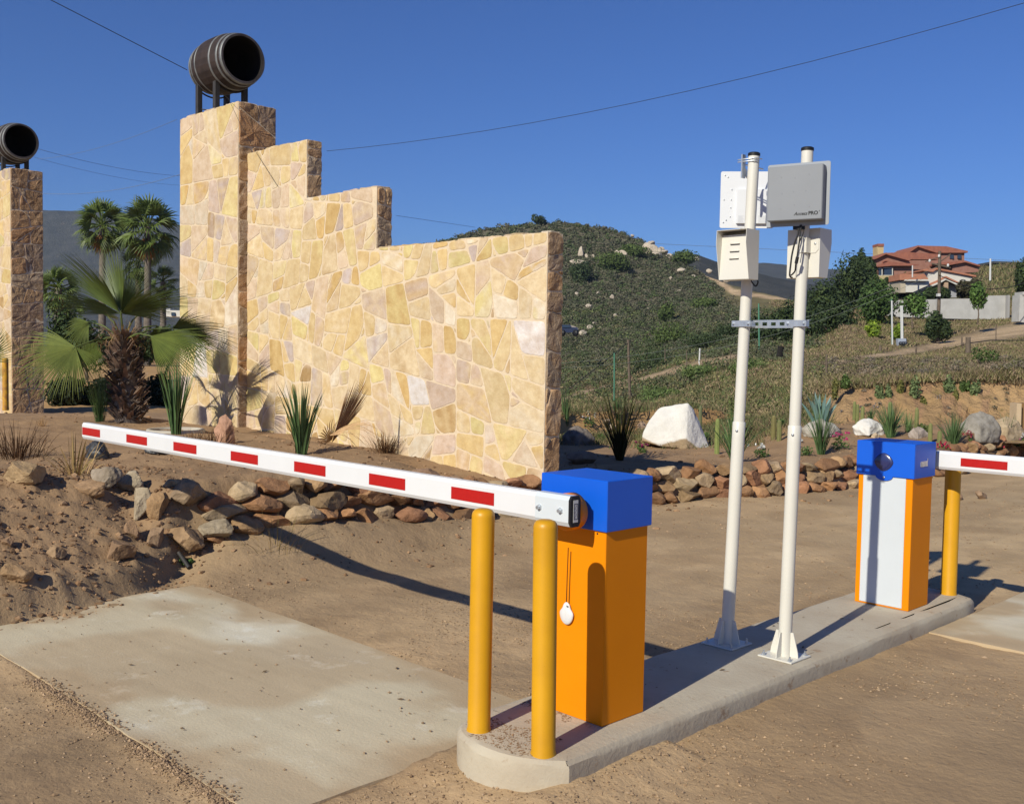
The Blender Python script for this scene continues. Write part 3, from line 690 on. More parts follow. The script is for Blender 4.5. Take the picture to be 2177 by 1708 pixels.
# panel 1, back towards the camera
yB = 4.665
tl = ony(1536, 366, yB); bl = ony(1531, 485, yB); pc1 = dep(1588.5, 425, 5.50); yB = pc1[1]; qx0 = pc1[0]-.142; qx1 = pc1[0]+.142; qz1, qz0 = dep(1588, 365, 5.50)[2], dep(1588, 484.5, 5.50)[2]
root = empty('panel_antenna', ((qx0+qx1)/2, yB, qz0), 'square white panel antenna seen from behind, fixed high on the left hand post', 'antenna')
MB().prism(rrect(qx0, qx1, qz0, qz1, yB, .010), (0, .004, 0)).build('back_plate', m_wp, root)
MB().bbox((qx0+.016, yB+.004, qz0+.02), (qx1-.016, yB+.05, qz1-.02), .004).build('radome', m_grey, root)
bp = MB(); bp.bbox((qx0+.085, yB-.018, qz0+.022), (qx1-.030, yB-.001, qz0+.205), .002); box = bp.build('reader_housing', m_wp, root)
for side in (0, 1):
    mb = MB()
    for i in range(7):
        if side: mb.box((qx1-.085+.003*(i % 2), yB-.0187, qz0+.028+.0055*i), (qx1-.038, yB-.0183, qz0+.0295+.0055*i))
        else: mb.box((qx0+.095, yB-.0187, qz0+.028+.0055*i), (qx0+.125-.004*(i % 3), yB-.0183, qz0+.0295+.0055*i))
    mb.build('label_print', mat('faint_print', (.48, .49, .52), rough=.6), box)
for fx, fz in ((.06, .93), (.10, .90), (.05, .5), (.16, .68), (.155, .5), (.15, .36), (.145, .2), (.05, .10), (.09, .14)):
    mb = MB(); mb.lathe([(.0005, -.004), (.003, -.004), (.0036, -.001), (.0036, 0)], (qx0+(qx1-qx0)*fx*1.3, yB, qz0+(qz1-qz0)*fz), 1, 8); mb.build('screw', m_steel, root)
turn(root, radians(40))
pa = PA(qz1+.02)
mb = MB(); mb.box((pa[0]-.052, pa[1]-.036, qz1-.075), (pa[0]-.044, pa[1]-.006, qz1+.045)); mb.prism([(pa[0]-.050, pa[1]-.02, qz1-.05), (pa[0]-.044, pa[1]-.02, qz1-.05), (pa[0]-.036, pa[1]+.05, qz1-.10), (pa[0]-.042, pa[1]+.05, qz1-.10)], (0, 0, .035))
mb.tube([(pa[0]-.075, pa[1]-.031, qz1+.02), (pa[0]+.02, pa[1]-.033, qz1+.018), (pa[0]+.034, pa[1]-.012, qz1+.018), (pa[0]+.034, pa[1]+.02, qz1+.018)], .003, 8)
mb.tube([(pa[0]-.075, pa[1]-.031, qz1+.008), (pa[0]+.02, pa[1]-.033, qz1+.006), (pa[0]+.034, pa[1]-.012, qz1+.006)], .003, 8)
mb.tube([(pa[0]-.06, pa[1]+.0, qz1-.0), (pa[0]-.06, yB-.01, qz1-.0)], .004, 8)
mb.build('clamp', m_steel, root)
mb = MB(); mb.lathe([(.009, 0), (.009, -.03), (.0005, -.03)], ((qx0+qx1)/2-.04, yB+.02, qz0+.004), 2, 12); mb.build('connector', m_black, root)

def hood(cx, ya, yb, z0, z1, wdt, face, label, vis=.030):
    "sheet steel box with a protruding visor; face=-1 looks towards -Y"
    root = empty('hooded_box', (cx, (ya+yb)/2, z0), label, 'box', 'hooded reader boxes')
    yf, yr = (ya, yb) if face < 0 else (yb, ya); s = face; t = .0022
    xa, xb = cx-wdt/2, cx+wdt/2
    for xx in (xa, xb-t):
        prof = [(xx, yr, z0), (xx, yf-s*.0, z0), (xx, yf+s*vis*1.12, z1-(z1-z0)*.27), (xx, yf+s*vis, z1), (xx, yr, z1)]
        MB().prism(prof, (t, 0, 0)).build('side_panel', m_cream, root)
    MB().prism([(xa+t, yf+s*vis, z1), (xb-t, yf+s*vis, z1), (xb-t, yr, z1), (xa+t, yr, z1)], (0, 0, -t)).build('roof', m_cream, root)
    MB().prism([(xa+t, yf, z0), (xb-t, yf, z0), (xb-t, yr, z0), (xa+t, yr, z0)], (0, 0, t)).build('floor', m_cream, root)
    MB().prism([(xa+t, yr, z0+t), (xb-t, yr, z0+t), (xb-t, yr, z1-t), (xa+t, yr, z1-t)], (0, s*t, 0)).build('back_panel', m_cream, root)
    # the front slopes inwards towards the top
    fr = MB().prism([(xa+t, yf+s*.001, z0+t), (xb-t, yf+s*.001, z0+t), (xb-t, yf-s*.018, z1-.022), (xa+t, yf-s*.018, z1-.022)], (0, -s*t, 0)).build('front_panel', m_cream, root)
    if face < 0:
        for k in range(3):
            zc = z1-.068-.037*k; yy = yf+.001+.017*(zc-z0)/(z1-z0)
            mb = MB(); V, F = ico(2); V = V.copy(); V[:, 2] = np.where(V[:, 2] < 0, V[:, 2]*.25, V[:, 2])
            mb.add(V*np.array([.030, .0075, .010])+np.array([cx-.005, yy-.0005, zc]), F, smooth=True); mb.build('louvre', m_cream, fr)
            mb = MB(); mb.box((cx-.032, yy-.006, zc-.0035), (cx+.022, yy-.0012, zc-.0023)); mb.build('slot', m_dark, fr)
    return root, xa, xb, yf, yr
ha = ony(1530, 1, 4.455); 
h0 = ony(1529, 596, 4.43); h1 = ony(1591, 592, 4.43); hz1 = ony(1567, 487, 4.41)[2]
rh1, *_q = hood((h0[0]+h1[0])/2, 4.43, 4.515, (h0[2]+h1[2])/2, hz1, h1[0]-h0[0]+.004, -1, 'off white steel box with three louvres and an open visor on the left post')
# rear of box 2
yk = 4.605
k0 = ony(1673, 590, yk); k1 = ony(1740, 590, yk); kz = ony(1730, 485, yk)
rh2, *_q2 = hood((k0[0]+k1[0])/2, yk, yk+.082, (k0[2]+k1[2])/2, kz[2], k1[0]-k0[0]+.004, 1, 'off white steel box seen from behind with a fixing tab on the right post')
pm = PB(k0[2]+.14)
mb = MB(); zt = k0[2]+.115
mb.prism([(pm[0]+.0, pm[1]-.032, zt), (pm[0]+.035, pm[1]-.032, zt), (pm[0]+.035, pm[1]-.032, zt+.072), (pm[0]+.0, pm[1]-.032, zt+.072)], (0, .003, 0))
mb.prism([(pm[0]+.033, pm[1]-.030, zt), (pm[0]+.033, yk, zt), (pm[0]+.033, yk, zt+.072), (pm[0]+.033, pm[1]-.030, zt+.072)], (.003, 0, 0))
mb.prism([(pm[0]+.034, yk-.003, zt), (pm[0]+.062, yk-.003, zt), (pm[0]+.078, yk-.003, zt+.018), (pm[0]+.078, yk-.003, zt+.072), (pm[0]+.034, yk-.003, zt+.072)], (0, .003, 0))
mb.build('fixing_tab', m_cream, rh2)
mb = MB(); mb.lathe([(.0005, -.004), (.005, -.004), (.006, 0)], (pm[0]+.060, yk-.003, zt+.045), 1, 8); mb.build('bolt', m_steel, rh2)
# cables
def cable(pts, r, label, m=None, name='cable', group=None, cat='cable', seg=8, sub=6):
    P = [np.array(p, float) for p in pts]; out = []
    for i in range(len(P)-1):
        p0 = P[max(i-1, 0)]; p1 = P[i]; p2 = P[i+1]; p3 = P[min(i+2, len(P)-1)]
        for k in range(sub):
            t = k/sub; out.append(.5*((2*p1)+(-p0+p2)*t+(2*p0-5*p1+4*p2-p3)*t*t+(-p0+3*p1-3*p2+p3)*t**3))
    out.append(P[-1]); mb = MB(); mb.tube(out, r, seg); return tag(mb.build(name, m or m_wire), label, cat, group)
yc = 4.50
def yv(u, v, y=yc): return ony(u, v, y)
cable([yv(1697, 480, 4.52), yv(1697, 496, 4.51), yv(1690, 515), yv(1684, 540), yv(1681, 562), yv(1679, 585), yv(1684, 590, 4.55)], .0042, 'black looped cable hanging from the grey panel to the rear box')
cable([yv(1702, 480, 4.52), yv(1701, 500, 4.51), yv(1697, 530), yv(1692, 560), yv(1690, 576, 4.53), yv(1682, 585, 4.55)], .0038, 'second black cable with a ferrite bead beside the right hand post')
mb = MB(); mb.tube([yv(1695.5, 546), yv(1692.5, 560)], .008, 12); tag(mb.build('ferrite_bead', m_black), 'black ferrite bead on the cable beside the right hand post', 'cable bead')
cable([yv(1709, 481, 4.53), yv(1708, 495, 4.53), yv(1700, 515, 4.52), yv(1695, 545, 4.52)], .0022, 'thin black lead curving across the right hand post under the grey panel')
mb = MB(); q = yv(1700, 484, 4.53); mb.box((q[0]-.028, 4.515, q[2]-.008), (q[0]+.02, 4.545, q[2]+.012)); tag(mb.build('plug_block', m_black), 'black plug block under the grey panel', 'connector')
cable([yv(1601, 594, 4.55), yv(1607, 592, 4.55), yv(1611.5, 599, 4.55), yv(1607, 608, 4.55), yv(1601, 603, 4.55), yv(1597, 596, 4.55)], .0036, 'small loop of black cable under the louvred box')
# slotted channel clamped across both posts
zc = 1.669; a = PA(zc); b = PB(zc); yS = max(a[1], b[1])+.030
root = empty('channel_strut', ((a[0]+b[0])/2, yS, zc), 'slotted galvanised channel clamped across the two white posts', 'strut')
sx0 = ony(1577, 688, yS)[0]; sx1 = ony(1719, 688, yS)[0]; mb = MB(); hh = .0205
mb.box((sx0, yS, zc+hh-.003), (sx1, yS+.020, zc+hh)); mb.box((sx0, yS, zc-hh), (sx1, yS+.020, zc-hh+.003))
mb.box((sx0, yS+.0, zc+.0085), (sx1, yS+.003, zc+hh-.003)); mb.box((sx0, yS, zc-hh+.003), (sx1, yS+.003, zc-.0085))
x = sx0; 
while x < sx1-.001:
    mb.box((x, yS, zc-.0085), (min(x+.022, sx1), yS+.003, zc+.0085)); x += .050
mb.build('channel', m_steel, root)
for P_ in (a, b):
    mb = MB(); fy = P_[1]-.0315
    mb.bbox((P_[0]-.056, fy-.004, zc-.016), (P_[0]+.056, fy, zc+.016), .001)
    for s in (-1, 1): mb.box((P_[0]+s*.034-.002, fy, zc-.014), (P_[0]+s*.034+.002, yS, zc+.014))
    cl = mb.build('clamp', m_steel, root)
    for s in (-1, 1): mb = MB(); mb.lathe([(.0005, -.012), (.004, -.012), (.004, -.007), (.0065, -.007), (.0065, 0)], (P_[0]+s*.044, fy-.004, zc), 1, 6, smooth=False); mb.build('bolt', m_steel, cl)

# ------------------------------------------------------------------ flagstone masonry
def clip_half(poly, n, d):
    out = []; m = len(poly)
    for i in range(m):
        p, q = poly[i], poly[(i+1) % m]; a = p@n-d; b = q@n-d
        if a <= 0: out.append(p)
        if (a < 0 < b) or (b < 0 < a): out.append(p+(q-p)*(a/(a-b)))
    return out
def cells(w_, h, size, seed, aspect=1., jitter=.42, topf=None, split=.25, cut=None):
    "flagstone pattern: slanting cuts until the pieces are stone sized, some corners knocked off"
    r = np.random.default_rng(seed); res = []; A0 = size*size
    def rec(poly, dep_):
        P = np.array(poly); ar = abs(area(poly)); ext = P.max(0)-P.min(0)
        lim = A0*(.42+1.55*r.random()**1.6)
        if dep_ > 14 or (ar < lim and max(ext[0]/max(.01, ext[1]), ext[1]/max(.01, ext[0])) < 2.6): res.append(poly); return
        c = P.mean(0)*.5+(P.min(0)+ext*np.array([r.uniform(.33, .67), r.uniform(.33, .67)]))*.5
        ax = 0 if ext[0]*(.75+.5*r.random()) > ext[1] else 1
        ang = r.normal()*jitter*.62*(1.5 if ar < A0*3 else .6); n = np.array([cos(ang), sin(ang)]) if ax == 0 else np.array([sin(ang), cos(ang)])
        d = c@n; a = clip_half(poly, n, d); b = clip_half(poly, -n, -d)
        if len(a) < 3 or len(b) < 3: res.append(poly); return
        rec(a, dep_+1); rec(b, dep_+1)
    rec([np.array([0., 0.]), np.array([w_, 0.]), np.array([w_, h]), np.array([0., h])], 0)
    out = []
    for poly in res:
        if r.random() < split*1.3 and len(poly) >= 4 and abs(area(poly)) > A0*.5:      # knock a corner off
            i = r.integers(len(poly)); p = poly[i]; a = poly[i-1]; b = poly[(i+1) % len(poly)]
            t1, t2 = r.uniform(.25, .5, 2); q1 = p+(a-p)*t1; q2 = p+(b-p)*t2; tri = [q1, p, q2]
            out.append([x if j != i else None for j, x in enumerate(poly)]); k = out[-1].index(None) if False else [j for j, x in enumerate(out[-1]) if x is None][0]
            out[-1][k:k+1] = [q1, q2]; out.append(tri)
        else: out.append(poly)
    if cut:
        o2 = []
        for poly in out:
            q = cut(poly, np.array(poly).mean(0))
            if len(q) >= 3: o2.append(q)
        out = o2
    return out
def area(poly): P = np.array(poly); x, y = P[:, 0], P[:, 1]; return .5*(x@np.roll(y, -1)-y@np.roll(x, -1))
def inset(poly, g):
    out = poly; P = np.array(poly); n = len(P)
    res = [p.copy() for p in P]
    for i in range(n):
        e = P[(i+1) % n]-P[i]; L = np.linalg.norm(e)
        if L < 1e-6: continue
        nn = np.array([e[1], -e[0]])/L; res = clip_half(res, nn, P[i]@nn-g)
        if len(res) < 3: return []
    return res
STC = [((0.647, 0.503, 0.294), 5), ((0.627, 0.465, 0.232), 4.5), ((0.666, 0.532, 0.350), 5.5), ((0.578, 0.399, 0.175), 2.4), ((0.617, 0.484, 0.360), 4.5), ((0.588, 0.456, 0.371), 2.6), ((0.519, 0.432, 0.402), 1.1), ((0.676, 0.589, 0.474), 2.2), ((0.637, 0.532, 0.258), 2.6), ((0.431, 0.285, 0.134), .5), ((0.725, 0.674, 0.659), .35), ((0.461, 0.370, 0.340), .35)]
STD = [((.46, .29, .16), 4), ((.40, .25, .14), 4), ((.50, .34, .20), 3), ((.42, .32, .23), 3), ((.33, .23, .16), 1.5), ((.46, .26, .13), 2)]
def masonry(mb, polys, O, ex, ez, nn, pal, seed, gap=.008, th=.012, rough=.0, varth=.004):
    "each cell becomes a raised stone with worn edges on the plane O + s*ex + t*ez"
    r = np.random.default_rng(seed); O = np.array(O, float); ex, ez, nn = map(lambda a: np.array(a, float), (ex, ez, nn))
    ws = np.array([p[1] for p in pal]); ws = ws/ws.sum(); cols = np.array([p[0] for p in pal])
    for poly in polys:
        q = inset(poly, gap*(.7+.8*r.random()))
        if len(q) < 3 or abs(area(q)) < .0008: continue
        if area(q) < 0: q = q[::-1]
        # subdivide and wobble the outline, cut corners
        Q = []
        n = len(q)
        for i in range(n):
            a, b = q[i], q[(i+1) % n]; L = np.linalg.norm(b-a); k = max(2, int(L/.035))
            for j in range(k): Q.append(a+(b-a)*((j+.0)/k))
        Q = np.array(Q); Q = .64*Q+.18*(np.roll(Q, 1, 0)+np.roll(Q, -1, 0)); Q = .7*Q+.15*(np.roll(Q, 1, 0)+np.roll(Q, -1, 0))
        Q += (r.random(Q.shape)-.5)*.006
        c = Q.mean(0); col = cols[r.choice(len(cols), p=ws)]*(.88+.24*r.random()); c2 = cols[r.choice(len(cols), p=ws)]
        t = th+varth*r.uniform(-1, 1); tilt = r.uniform(-1, 1, 2)*.016*rough
        m = len(Q); I = c+(Q-c)*(1-.006/max(.03, np.sqrt(abs(area(q)))/2)); I2 = c+(Q-c)*.55
        bands = r.random() < .45; ba = r.random()*pi; bn = np.array([cos(ba), sin(ba)]); bs_ = r.uniform(9, 22)
        def hgt(P, b): return t*b+((P-c)@tilt)+rough*.009*fbm(P[:, 0]*14+seed, P[:, 1]*14, seed, 3)*b
        def cc(P):
            f = sm((fbm(P[:, 0]*7+c[0]*9, P[:, 1]*7, seed+3, 3)+.05)/.35)[:, None]*.55
            if bands: f = np.maximum(f, (.5+.5*np.sin((P@bn)*bs_*2))[:, None]*.6)
            return col*(1-f)+c2*f
        R = [(Q, 0*Q[:, 0]-.004), (Q, hgt(Q, .65)), (I, hgt(I, 1.)), (I2, hgt(I2, 1.06))]
        cen = c[None, :]; V = []; C = []
        for P, hg in R: V.append(O+P[:, :1]*ex+P[:, 1:2]*ez+hg[:, None]*nn); C.append(cc(P))
        V.append(O+cen[:, :1]*ex+cen[:, 1:]*ez+(hgt(cen, 1.06))[:, None]*nn); C.append(cc(cen))
        F = []
        for k in range(3):
            for j in range(m): a = k*m+j; b = k*m+(j+1) % m; F.append((a, b, b+m, a+m))
        for j in range(m): F.append((3*m+j, 3*m+(j+1) % m, 4*m))
        if np.cross(ex, ez)@nn < 0: F = [f[::-1] for f in F]
        mb.add(np.vstack(V), F, 0, np.vstack(C))
def fix_normals(o):
    b = bmesh.new(); b.from_mesh(o.data); bmesh.ops.recalc_face_normals(b, faces=b.faces); b.to_mesh(o.data); b.free()
# stepped wall: front plane Y = WY, right end X = WX
WX, WY, WT = -7.435*KW, 7.837*KW, .245*KW; WL = -13.49*KW
S1, S2 = -10.38*KW, -11.94*KW; H1, H2, H3 = szl(2.762), szl(3.525), szl(4.31); ZB = szl(-.10)
root = empty('stepped_stone_wall', ((WX+WL)/2, WY+WT/2, 0), 'long sunlit flagstone wall whose top steps down twice, joined to the big pillar', 'stone wall')
tf = lambda x: H1 if x > S1 else (H2 if x > S2 else H3)
core = [(WX, WY+.0012, ZB-.3), (WX, WY+.0012, H1-.01), (S1, WY+.0012, H1-.01), (S1, WY+.0012, H2-.01), (S2, WY+.0012, H2-.01), (S2, WY+.0012, H3-.01), (WL, WY+.0012, H3-.01), (WL, WY+.0012, ZB-.3)]
core = [(p[0]+(.003 if i < 6 else 0), p[1], p[2]) for i, p in enumerate(core)]
MB().prism(core, (0, WT-.012, 0)).build('mortar_core', m_mortar, root)
def cutw(poly, site):
    X = WL+site[0]; top = tf(X)-ZB
    poly = clip_half(poly, np.array([0, 1.]), top)
    if len(poly) < 3: return poly
    for xb, hl in ((S1, H1), (S2, H2)):
        s = xb-WL; P = np.array(poly)
        if P[:, 0].min() < s < P[:, 0].max() and P[:, 1].max() > hl-ZB+.01:
            poly = clip_half(poly, np.array([1., 0]), s) if site[0] < s else clip_half(poly, np.array([-1., 0]), -s)
            if len(poly) < 3: return poly
    return poly
mb = MB(); masonry(mb, cells(WX-WL, H3-ZB, .325, 9, cut=cutw, jitter=.46, split=.34), (WL, WY, ZB), (1, 0, 0), (0, 0, 1), (0, -1, 0), STC, 11, gap=.0085, th=.003, varth=.001, rough=.08)
mb.build('facing_stones', m_stone, root)
mb = MB()
for xf, zb_, zt in ((WX, ZB, H1), (S1, H1-.0, H2), (S2, H2-.0, H3)):
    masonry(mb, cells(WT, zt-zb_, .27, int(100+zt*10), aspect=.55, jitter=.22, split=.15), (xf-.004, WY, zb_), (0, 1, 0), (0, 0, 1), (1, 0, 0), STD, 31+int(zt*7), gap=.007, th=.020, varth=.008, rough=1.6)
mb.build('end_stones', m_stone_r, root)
mb = MB()
for xa, xb, z in ((S1, WX, H1), (S2, S1, H2), (WL, S2, H3)):
    masonry(mb, cells(xb-xa, WT, .36, int(7+z*10), jitter=.3, split=.1), (xa, WY, z-.010), (1, 0, 0), (0, 1, 0), (0, 0, 1), STC, 51+int(z*7), gap=.006, th=.014, varth=.008, rough=1.)
mb.build('coping_stones', m_stone_r, root)
def pillar(xr, yf, wdt, dep_, z0, z1, seed, label):
    root = empty('stone_pillar', (xr-wdt/2, yf+dep_/2, z0), label, 'stone pillar', 'tall stone gate pillars')
    MB().box((xr-wdt+.004, yf+.0012, z0-.3), (xr+.005, yf+dep_-.004, z1-.012)).build('mortar_core', m_mortar, root)
    mb = MB(); masonry(mb, cells(wdt, z1-z0, .40, seed, aspect=.85, jitter=.40, split=.22), (xr-wdt, yf, z0), (1, 0, 0), (0, 0, 1), (0, -1, 0), STC, seed+5, gap=.0085, th=.003, varth=.001, rough=.08)
    mb.build('facing_stones', m_stone, root)
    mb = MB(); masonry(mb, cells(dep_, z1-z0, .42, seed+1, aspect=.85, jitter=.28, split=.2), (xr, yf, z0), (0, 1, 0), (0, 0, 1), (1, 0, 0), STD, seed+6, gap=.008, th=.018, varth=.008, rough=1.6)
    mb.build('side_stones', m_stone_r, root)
    mb = MB(); masonry(mb, cells(wdt, dep_, .45, seed+2, jitter=.3, split=.1), (xr-wdt, yf, z1-.012), (1, 0, 0), (0, 1, 0), (0, 0, 1), STC, seed+7, gap=.006, th=.018, varth=.008, rough=1.)
    mb.build('coping_stones', m_stone_r, root); return root
PX, PY = -13.49*KW, 7.69*KW
pillar(PX, PY, 1.78*KW, .62*KW, szl(.20), szl(5.035), 61, 'tall stone pillar at the high end of the stepped wall, carrying the larger looking barrel')
LX = -22.75*KW
pillar(LX, PY, 1.9*KW, .66*KW, szl(-.02), szl(5.13), 71, 'tall stone pillar at the left edge of the view with a barrel on top')

# ------------------------------------------------------------------ barrels on steel stands
def barrel(c, L, R, rh, label):
    root = empty('wine_barrel', (c[0], c[1], c[2]-R), label, 'barrel', 'old wine barrels on the pillars')
    n = 26; seg = 56; mb = MB(); V = []; C = []
    rg = np.random.default_rng(3); tone = .7+.6*rg.random(28)
    for i in range(n+1):
        t = -1+2*i/n; r_ = rh+(R-rh)*(1-t*t)
        for k in range(seg):
            a = 2*pi*k/seg; rr = r_*(1-.006*(k % 2)); V.append((c[0]+t*L/2, c[1]+rr*cos(a), c[2]+rr*sin(a))); C.append(np.ones(3)*tone[k//2])
    F = [(i*seg+k, i*seg+(k+1) % seg, (i+1)*seg+(k+1) % seg, (i+1)*seg+k) for i in range(n) for k in range(seg)]
    mb.add(V, F, 0, np.array(C)); mb.build('staves', m_barrel, root)
    mb = MB(); mb.lathe([(rh-.001, L/2), (rh-.028, L/2), (rh-.028+(R-rh)*.2, L/2-.12), (R-.04, 0), (rh-.04, -L/2+.05), (.0005, -L/2+.05)], c, 0, seg); mb.build('inside', m_dark, root)
    mb = MB(); mb.lathe([(rh-.0005, L/2+.0005), (rh-.029, L/2+.0005)], c, 0, seg); mb.build('rim', mat('barrel_rim', (.10, .085, .08), (.05, .04, .038), 12., .8), root)
    mb = MB(); mb.lathe([(.0005, -L/2+.03), (rh-.01, -L/2+.03)], c, 0, seg); mb.build('head', m_barrel, root)
    for t0, t1 in ((.91, 1.0), (.74, .81), (.40, .47), (-.47, -.40), (-.81, -.74), (-1.0, -.91)):
        f = lambda t: rh+(R-rh)*(1-t*t)
        mb = MB(); mb.lathe([(f(t0)-.002, t0*L/2), (f(t0)+.005, t0*L/2), (f(t1)+.005, t1*L/2), (f(t1)-.002, t1*L/2)], c, 0, seg); mb.build('hoop', m_hoop, root)
    return root
def stand(c, zt, R, label, xs=(-.42, .10), ys=(-.24, .24)):
    root = empty('barrel_stand', (c[0], c[1], zt), label, 'stand', 'steel stands under the barrels')
    for sx in xs:
        for sy in ys:
            x, y = c[0]+sx, c[1]+sy; top = c[2]-sqrt(max(.01, R*R-(abs(sy)-.03)**2))+.035
            MB().bbox((x-.036, y-.036, zt-.02), (x+.036, y+.036, top+(.05 if sy < 0 else .02)), .003).build('leg', m_stand, root)
        mb = MB(); mb.tube([(c[0]+sx, c[1]+ys[0]+(ys[1]-ys[0])*k/10, c[2]-sqrt(max(.0, R*R-(ys[0]+(ys[1]-ys[0])*k/10)**2))-.008) for k in range(11)], .012, 6); mb.build('cradle_bar', m_stand, root)
    mb = MB(); mb.tube([(c[0]+xs[0], c[1]+ys[0], zt+.10), (c[0]+(xs[0]+xs[1])/2, c[1], zt+.05), (c[0]+xs[1], c[1]+ys[1], zt+.13)], .008, 6); mb.build('tie_wire', m_stand, root)
Z1 = szl(5.035); Z2 = szl(5.13)
bc = np.array([PX-.94*KW, PY+.33*KW, szl(dep(516, 114, 15.05)[2])])
barrel(bc, 1.0*KW, .425*KW, .360*KW, 'dark weathered barrel lying open end out on the big stone pillar beside the wall')
stand(bc, Z1, .425*KW, 'four legged dark steel stand under the barrel on the big stone pillar', (-.38, .12), (-.22, .22))
blc = np.array([LX-.80*KW, PY+.33*KW, szl(dep(37, 290, 21.3)[2])])
barrel(blc, 1.0*KW, .425*KW, .360*KW, 'dark weathered barrel cut by the left edge of the view, on the left stone pillar')
stand(blc, Z2, .425*KW, 'dark steel stand under the barrel on the left stone pillar', (-.38, .12), (-.22, .22))

# ------------------------------------------------------------------ far land
def lay(cols, K_sub, du, noise, seed, name, mt, colf, nscale=.1, disp=None):
    "terrain sheet given, for viewing directions u, as (row, distance) profiles"
    us = sorted(cols); U = np.arange(us[0], us[-1]+.1, du); K = len(cols[us[0]])
    A = np.array([[cols[u][k] for k in range(K)] for u in us], float)
    VV = np.array([np.interp(U, us, A[:, k, 0]) for k in range(K)]); DD = np.array([np.interp(U, us, A[:, k, 1]) for k in range(K)])
    rows = []; 
    t = np.concatenate([np.linspace(k, k+1, K_sub, endpoint=False) for k in range(K-1)]+[[K-1]])
    V2 = np.array([[np.interp(x, range(K), VV[:, j]) for j in range(len(U))] for x in t])
    D2 = np.array([[np.interp(x, range(K), DD[:, j]) for j in range(len(U))] for x in t])
    Ug = np.tile(U, (len(t), 1))
    P = CAM+(FW+RT*((Ug-CX)/F_)[..., None]-UP*((V2-CY)/F_)[..., None])*D2[..., None]
    # extend beyond the last row: fall away behind the crest
    back = P[-1]+(P[-1]-CAM)*np.array([.35, .35, 0]); back[:, 2] = P[-1][:, 2]*.6-2; P = np.vstack([P, back[None]])
    V3 = np.vstack([V2, V2[-1:]]); U3 = np.vstack([Ug, Ug[-1:]]); D3 = np.vstack([D2, D2[-1:]*1.3])
    amp = noise*D3; P[..., 2] += amp*fbm(P[..., 0]*nscale, P[..., 1]*nscale, seed, 5)
    if disp: P = P+disp(U3, V3, D3, P)
    n = len(U); k = len(P); ii = np.arange(k-1)[:, None]*n+np.arange(n-1)[None, :]
    F = np.stack([ii, ii+1, ii+n+1, ii+n], -1).reshape(-1, 4)
    col = colf(U3, V3, D3, P).reshape(-1, 3)
    o = npmesh(name, P.reshape(-1, 3), F, mt, col, smooth=True); tag(o, kind='structure')
    return P, U3, V3, D3
